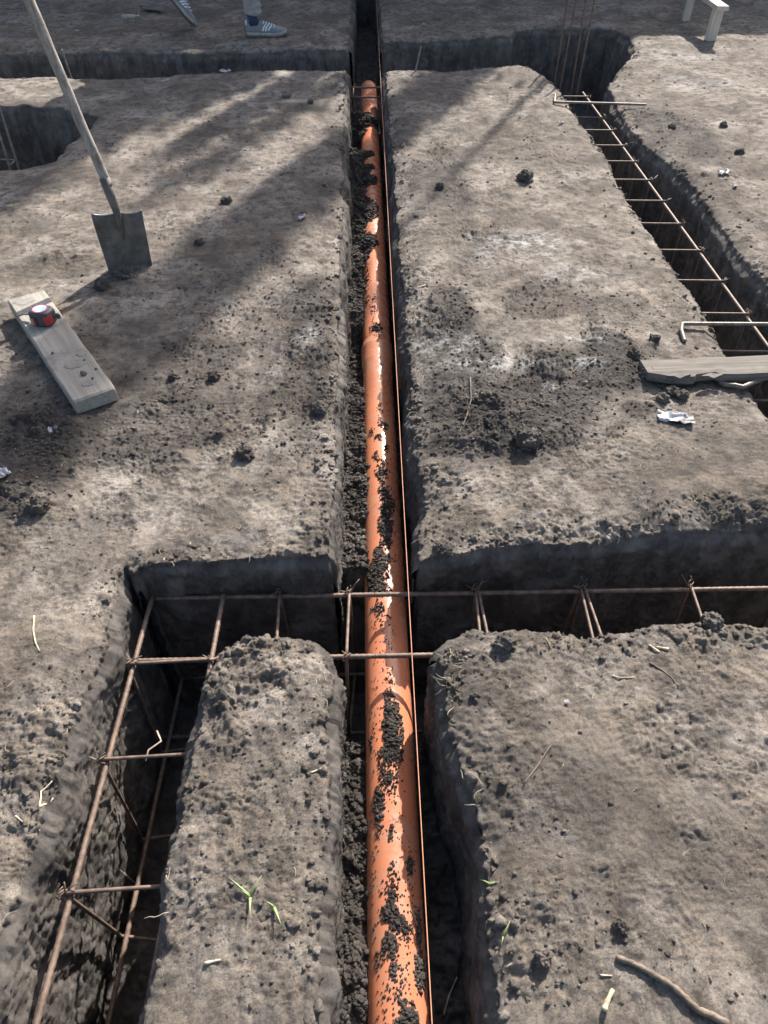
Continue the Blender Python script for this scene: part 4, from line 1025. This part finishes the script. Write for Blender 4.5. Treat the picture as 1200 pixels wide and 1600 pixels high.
# ------------------------------------------------------------------ clods
def clod(px, py, r, label, m=None, flat=.8, dz_=.35):
    p = on(px, py); sd_ = px * 13.7 + py
    vs = []
    for v in ICO3[0]:
        q = Vector(v); d = .92 + .42 * mnoise.noise(q * 1.7 + Vector((sd_, 0, 0))) + .42 * abs(mnoise.noise(q * 3.4 + Vector((0, sd_, 0)))) - .2 * abs(mnoise.noise(q * 7 + Vector((0, 0, sd_)))) + random.uniform(-.05, .05)
        q = q * d * r; q.z *= flat; vs.append(q)
    b = MB(); b.add(vs, [tuple(f) for f in ICO3[1]]); ob = b.build('soil_clod', m or M_CLOD, smooth=False)
    ob.location = (p.x, p.y, p.z + r * dz_); return tag(ob, label, 'soil clod', 'loose soil clods')
CL = [(820, 282, .038, 'big dark clod alone on the right block, pale dust patches below it', M_CLOD), (448, 152, .026, 'round grey clod on the left block near its far edge', M_DRYCLOD), (485, 161, .018, 'small grey clod just right of the round clod, near far trench', M_DRYCLOD),
      (354, 316, .022, 'flat dark clod in the middle of the left block', M_CLOD), (382, 712, .025, 'dark rounded clod near the front of the left block', M_CLOD), (687, 294, .02, 'dark crumbled clod by the right edge slope of the pipe trench', M_CLOD),
      (160, 450, .028, 'clod pushed up at the foot of the shovel blade', M_CLOD), (195, 432, .034, 'dark clod pressed against the shovel blade tip', M_CLOD), (60, 792, .028, 'flat grey clod lying among dark crumbs at the left edge', M_DRYCLOD),
      (822, 690, .034, 'largest grey clod on the dark soil ridge of the right block', M_CLOD), (1050, 614, .019, 'rounded clod just below the buried end of the weathered board', M_CLOD), (1065, 620, .019, 'dark clod below the weathered board beside its rounded neighbour', M_CLOD), (1035, 626, .020, 'grey oblong clod left of the clods under the board', M_CLOD),
      (1012, 586, .024, 'lumpy clod covering the left end of the weathered board', M_CLOD), (1022, 532, .018, 'small dark clod left of the hooked bar end', M_CLOD), (990, 556, .020, 'grey clod left of the board among dark crumbs', M_CLOD),
      (1130, 198, .02, 'dark clod on the far right block near white scraps', M_CLOD), (1155, 240, .022, 'wide dark clod on the far right block', M_CLOD), (1050, 200, .02, 'clod on the rim of the right trench', M_CLOD),
      (570, 404, .018, 'clod wedged beside the pipe under the heaped soil', M_CLOD), (312, 380, .018, 'small clod right of the shovel blade', M_CLOD), (270, 590, .014, 'crumbled clod left of the trench on the left block middle', M_CLOD), (335, 590, .018, 'pair-like crumbled clod in the tree shadow of the left block', M_CLOD),
      (790, 1005, .022, 'clod at the near right block rim beside the trench', M_CLOD), (1110, 974, .022, 'flat grey clod lying on the rim of the near right block', M_DRYCLOD), (730, 1255, .02, 'clod on the left edge of the near right block', M_CLOD), (848, 1498, .014, 'small pale stone-like clod on the near right block', M_DRYCLOD), (970, 1448, .012, 'tiny clod on the near right block above the root', M_DRYCLOD), (690, 860, .022, 'clod at the near corner of the right middle block', M_CLOD), (500, 640, .022, 'grey clod at the left rim of the pipe trench', M_DRYCLOD)]
for (px, py, r, lab, m) in CL: clod(px, py, r, lab, m)

# ------------------------------------------------------------------ litter: scraps, sticks, straw, grass
def scrap(px, py, sx, sy, label, name='paper_scrap', rz=0.0, m=M_PAPER, cat='scrap', group='white scraps on the soil', lift=.004):
    p = on(px, py); n = 14; k_ = 8; b = MB(); vs = []; fs = []
    for side in (0, 1):
        for j in range(k_ + 1):
            for i in range(n + 1):
                u, v = i / n - .5, j / k_ - .5
                z_ = lift + .014 * (mnoise.noise(Vector((u * 4 + px, v * 4, 0))) + .5 * mnoise.noise(Vector((u * 9 + px, v * 9, 3)))) * min(1, sx / .05) + .006 * min(1, sx / .05)
                ed = 1 + .12 * mnoise.noise(Vector((u * 5, v * 5 + py, 9)))
                vs.append(rot_z(rz) @ Vector((u * sx * ed, v * sy * ed, z_ + side * .0007)))
        o_ = side * (n + 1) * (k_ + 1)
        for j in range(k_):
            for i in range(n):
                a = o_ + j * (n + 1) + i; q = (a, a + 1, a + n + 2, a + n + 1); fs.append(q if side else q[::-1])
    b.add(vs, fs); ob = b.build(name, m, smooth=True); ob.location = p; return tag(ob, label, cat, group)
scrap(1055, 657, .10, .042, 'largest crumpled white scrap on the right middle block below the board', rz=-.25)
scrap(1130, 272, .055, .03, 'crumpled white scrap on the far right block', rz=.2)
scrap(1148, 292, .022, .015, 'small white scrap just below the crumpled one at far right', rz=.5)
scrap(877, 193, .03, .018, 'white scrap on the left rim of the right trench near the far bar', rz=.3)
scrap(1133, 130, .03, .018, 'white fleck on the far right block by a dark clod', rz=.1)
scrap(1054, 86, .04, .014, 'white fleck near the foot of the wooden stake', rz=.1)
scrap(472, 342, .04, .022, 'thin white scrap on the left block in tree shadow', rz=.8)
scrap(4, 742, .035, .04, 'white scrap cut by the left picture edge', rz=.8)
scrap(352, 114, .07, .03, 'pale crumpled scrap on the far rim of the left block', rz=.2)
scrap(80, 676, .03, .010, 'narrow white sliver below the plank', rz=-1.1)
scrap(662, 40, .03, .02, 'white fleck on the far strip right of the string', rz=.3)
scrap(120, 50, .03, .02, 'pale fleck on the far strip beside the shovel handle', rz=.3)
scrap(885, 1098, .008, .008, 'tiny white fleck in the middle of the near right block', rz=.3)

def stick(pts, r, m, name, label, cat, group=None, tip=.5, lift=.6):
    P_ = [on(x, y) for x, y in pts]; Q = []
    for i in range(len(P_) - 1):
        for t_ in np.linspace(0, 1, 5)[:-1]: Q.append(P_[i].lerp(P_[i + 1], t_))
    Q.append(P_[-1])
    o = Q[0].copy(); zs_ = [gz(q.x, q.y) for q in Q]
    z_ = np.convolve(np.pad(zs_, 3, mode='edge'), np.ones(7) / 7, 'valid')
    for q, a, zz_ in zip(Q, z_, zs_): q.z = max(a, zz_ - r * .3) + r * lift
    n = len(Q); b = MB(); b.tube([q - o for q in Q], [r * (1 - (1 - tip) * i / (n - 1)) * (1 + .12 * math.sin(i * 2.1)) for i in range(n)], 9)
    ob = b.build(name, m, smooth=True); ob.location = o; return tag(ob, label, cat, group)
stick([(1135, 1601), (1112, 1588), (1090, 1580), (1075, 1566), (1055, 1546), (1030, 1530), (1005, 1515), (985, 1505), (961, 1496)], .0058, M_ROOTS, 'dry_root', 'long knobbly brown root lying at the lower right', 'root', tip=.7, lift=.9)
stick([(943, 1580), (948, 1565), (957, 1547)], .0046, M_STRAW, 'wood_chip', 'short pale wooden stick left of the long root', 'stick', tip=.7, lift=.9)
SW = [([(849, 978), (853, 998), (860, 1014)], .0022, 'pale straw near the rim of the near right block, above darker clods'), ([(957, 1056), (970, 1060), (994, 1059)], .0016, 'thin bent straw in the middle of the near right block'), ([(1015, 1036), (1035, 1048), (1050, 1060), (1060, 1074)], .0018, 'brown twig below the rim of the near right block'),
      ([(818, 1226), (838, 1200), (860, 1165)], .0018, 'thin twig lying across the near right block left side'), ([(938, 1524), (956, 1525)], .0016, 'short straw just above the pale stick'), ([(54, 964), (52, 985), (56, 1005), (62, 1018)], .0024, 'pale curved straw on the left ground beside the trench'), ([(62, 1262), (80, 1256), (97, 1240)], .0018, 'upper of two pale straws on the lower left ground'), ([(62, 1262), (95, 1264), (132, 1262)], .0018, 'lower of two pale straws on the lower left ground'),
      ([(24, 1275), (40, 1288)], .0016, 'short straw at the lower left picture edge'), ([(485, 1208), (505, 1200)], .0018, 'pale straw on the middle mound edge by the pipe trench'), ([(320, 1506), (345, 1500)], .0026, 'yellowish straw chip on the middle mound'), ([(708, 1536), (718, 1500), (732, 1468)], .0020, 'pale root hanging on the near right trench wall'),
      ([(735, 590), (736, 625), (728, 655), (712, 690)], .0022, 'dark curved twig on the slope right of the pipe'), ([(40, 838), (44, 828)], .0018, 'tiny straw at left edge near dark crumbs'), ([(1045, 1015), (1025, 1012)], .0034, 'pale wood chip on the near right block rim'), ([(1030, 1020), (1014, 1008)], .003, 'second pale chip left of the wood chip on the rim'), ([(665, 445), (612, 495)], .0016, 'thin root sticking out over the pipe trench')]
for pts, r, lab in SW: stick(pts, r, M_ROOTS if ('twig' in lab or 'dark' in lab) else M_STRAW, 'dry_straw' if 'straw' in lab else ('wood_chip' if 'chip' in lab else 'dry_twig'), lab, 'straw' if 'straw' in lab else ('chip' if 'chip' in lab else 'twig'), 'bits of straw and twig', tip=.6, lift=.7)

def blades(px, py, specs, label, m=M_GRASS):
    p = on(px, py); b = MB()
    for (dx, dy, dz_, w_) in specs:
        e_ = Vector((dx, dy, dz_)); pts = [Vector((0, 0, .002)).lerp(e_, t_) + Vector((0, 0, dz_ * .5 * math.sin(t_ * math.pi))) for t_ in np.linspace(0, 1, 7)]
        sd_ = e_.cross(Vector((0, 0, 1))).normalized()
        b.loft([[q + sd_ * w_ * (1 - i / 6.3), q + Vector((0, 0, .0012)), q - sd_ * w_ * (1 - i / 6.3), q - Vector((0, 0, .0004))] for i, q in enumerate(pts)])
    ob = b.build('grass_sprig', m, smooth=True); ob.location = p; return tag(ob, label, 'grass sprig', 'green grass sprigs')
blades(391, 1402, [(-.040, .030, .010, .0032), (.018, .030, .012, .003), (.004, -.034, .006, .0036), (-.02, .010, .01, .002)], 'largest green grass sprig on the middle mound')
blades(428, 1418, [(.016, -.030, .010, .0036), (-.014, .006, .012, .0028)], 'bent green sprig right of the largest one on the mound')
blades(188, 1604, [(-.012, .034, .02, .0036), (.022, .03, .012, .002)], 'grass blade at the bottom left picture edge')
blades(765, 1382, [(.022, .002, .006, .003), (-.016, .006, .006, .0025)], 'green sprig on the left rim of the near right block')
blades(786, 1464, [(.014, .022, .008, .003), (-.006, -.014, .004, .002)], 'short green sprig on the near right block below the other sprig')

# fine roots and straw hairs, far too many to count
b = MB()
def hair(p, d, ln, r):
    pts = [p]; v = d.normalized()
    for i in range(5):
        v = (v + Vector((random.gauss(0, .35), random.gauss(0, .35), random.gauss(0, .22)))).normalized(); pts.append(pts[-1] + v * ln / 5)
    b.tube(pts, [r, r, r * .9, r * .8, r * .6, r * .3], 4, cap=False)
for (px, py, n, ln) in ((250, 1395, 34, .04), (232, 1480, 20, .025), (222, 1530, 20, .02), (310, 1100, 10, .02), (300, 1150, 10, .02), (520, 1060, 14, .02), (522, 1120, 10, .02), (692, 1060, 26, .03), (700, 1075, 18, .03), (760, 985, 8, .02), (560, 960, 10, .03), (690, 1130, 10, .03), (735, 1250, 12, .025), (880, 990, 10, .02), (1060, 975, 10, .02), (535, 320, 14, .05), (532, 420, 14, .05), (525, 620, 14, .04), (640, 500, 14, .04), (655, 640, 14, .04), (560, 205, 14, .05), (420, 870, 16, .02), (280, 880, 16, .02), (520, 900, 10, .03)):
    c_ = on(px, py)
    for _ in range(n):
        p = c_ + Vector((random.gauss(0, .016), random.gauss(0, .03), 0)); p.z = gz(p.x, p.y)
        if p.z < -.28: continue
        hair(p, Vector((random.gauss(0, 1), random.gauss(-.3, 1), random.uniform(-.3, .6))), ln * random.uniform(.5, 1.3), .0007)
for _ in range(330):
    x, y = random.uniform(-1.0, 1.1), random.uniform(.25, 2.4); z_ = gz(x, y)
    if z_ < -.07: continue
    hair(Vector((x, y, z_ + .001)), Vector((random.gauss(0, 1), random.gauss(0, 1), .05)), random.uniform(.006, .03), .0006)
tag(b.build('root_hairs', M_STRAW, smooth=True), 'fine pale roots and straw hairs along the cut soil edges', 'roots', kind='stuff')

# ------------------------------------------------------------------ beyond the picture: board fence added to shade the far strip, and trees casting the shadow bands
fence = tag(empty('shade_fence', (2.0, 9.35, 0), (0, 0, R(4))), 'unseen tall board fence added to shade the far strip', 'fence')
b = MB()
for i in range(104):
    x = -7.8 + i * .15; b.box((x, 0, 1.36), (.146, .025, 2.66 + random.uniform(-.05, .05)))
b.build('board_panel', M_FENCE, fence)
for i in range(7):
    b = MB(); b.box((-7.7 + i * 2.5, .075, 1.25), (.1, .1, 2.7), bev=.005); b.build('post', M_FENCE, fence)

def tree(loc, H, r0, seed, label, lean=(0, 0), nb=26, leaves=900, spread=.16, lw=.2):
    rd = random.Random(seed); root = tag(empty('poplar_tree', loc), label, 'tree', 'poplar trees beyond the fence')
    b = MB(); tr = [Vector((lean[0] * t_ ** 2 + (.3 * lw) * math.sin(t_ * 5 + seed), lean[1] * t_ ** 2 + (.3 * lw) * math.cos(t_ * 4 + seed), H * t_)) for t_ in np.linspace(0, 1, 14)]
    b.tube(tr, [r0 * (1 - .9 * i / 13) for i in range(14)], 10); b.build('trunk', M_BARK, root, smooth=True)
    b = MB(); ends = []
    for i in range(nb):
        t_ = .12 + .84 * i / nb; k_ = t_ * 13; j = int(k_); p = tr[j].lerp(tr[min(j + 1, 13)], k_ - j); a = rd.uniform(0, 6.28)
        ln = H * spread * (1.25 - t_) * rd.uniform(1.2, 2.4); pts = [p]; d = Vector((math.cos(a), math.sin(a), rd.uniform(.7, 1.6))).normalized()
        for s_ in range(6):
            d = (d + Vector((0, 0, .16)) + Vector((rd.gauss(0, .12), rd.gauss(0, .12), 0))).normalized(); pts.append(pts[-1] + d * ln / 6); ends.append((pts[-1], d))
        rr_ = r0 * (1 - .85 * t_) * .5; b.tube(pts, [rr_ * (1 - .14 * s_) for s_ in range(7)], 7)
        for q in range(3):
            e_ = pts[2 + q]; tw = [e_]; dd = Vector((rd.gauss(0, 1), rd.gauss(0, 1), rd.uniform(.3, 1.4))).normalized()
            for s_ in range(4): dd = (dd + Vector((rd.gauss(0, .2), rd.gauss(0, .2), .1))).normalized(); tw.append(tw[-1] + dd * ln / 9); ends.append((tw[-1], dd))
            b.tube(tw, [rr_ * .4 * (1 - .2 * s_) for s_ in range(5)], 5)
    b.build('limbs', M_BARK, root, smooth=True)
    b = MB(); vs, fs = [], []
    for i in range(leaves):
        e_, d = rd.choice(ends); p = e_ + Vector((rd.gauss(0, lw), rd.gauss(0, lw), rd.gauss(0, .15))); u = Vector((rd.gauss(0, 1), rd.gauss(0, 1), rd.gauss(0, 1))).normalized(); w_ = u.orthogonal().normalized() ; s_ = rd.uniform(.04, .09)
        n0 = len(vs); vs += [p - u * s_, p + w_ * s_ * .6, p + u * s_, p - w_ * s_ * .6]; fs.append((n0, n0 + 1, n0 + 2, n0 + 3))
    b.add(vs, fs); b.build('crown', M_LEAF, root)
    return root
def behind(px, py, dist):
    """foot of a tree whose shadow runs through a ground point"""
    p = gp(px, py); return (p.x + math.sin(SUN_AZ) * dist, p.y + math.cos(SUN_AZ) * dist, 0)
tree(behind(215, 172, 5.6), 6.9, .10, 1, 'leafy column poplar nearest the left end of the fence', nb=70, leaves=20000, spread=.035, lw=.11)
tree(behind(400, 362, 7.6), 7.9, .09, 2, 'leafy slim poplar behind the middle of the fence', nb=70, leaves=20000, spread=.018, lw=.075)
tree(behind(303, 172, 6.2), 4.8, .05, 3, 'thin young poplar between the two leafy ones', nb=30, leaves=1800, spread=.010, lw=.03)
tree(behind(385, 172, 6.2), 5.1, .06, 4, 'young poplar with narrow crown at the fence', nb=40, leaves=6000, spread=.016, lw=.05)
tree(behind(330, 250, 7.0), 5.6, .06, 5, 'sparse narrow poplar close behind the fence', nb=30, leaves=1300, spread=.02, lw=.07)
tree(behind(470, 520, 8.6), 6.9, .06, 6, 'sparse slim poplar at the right of the leafy ones', nb=14, leaves=150, spread=.03, lw=.12)
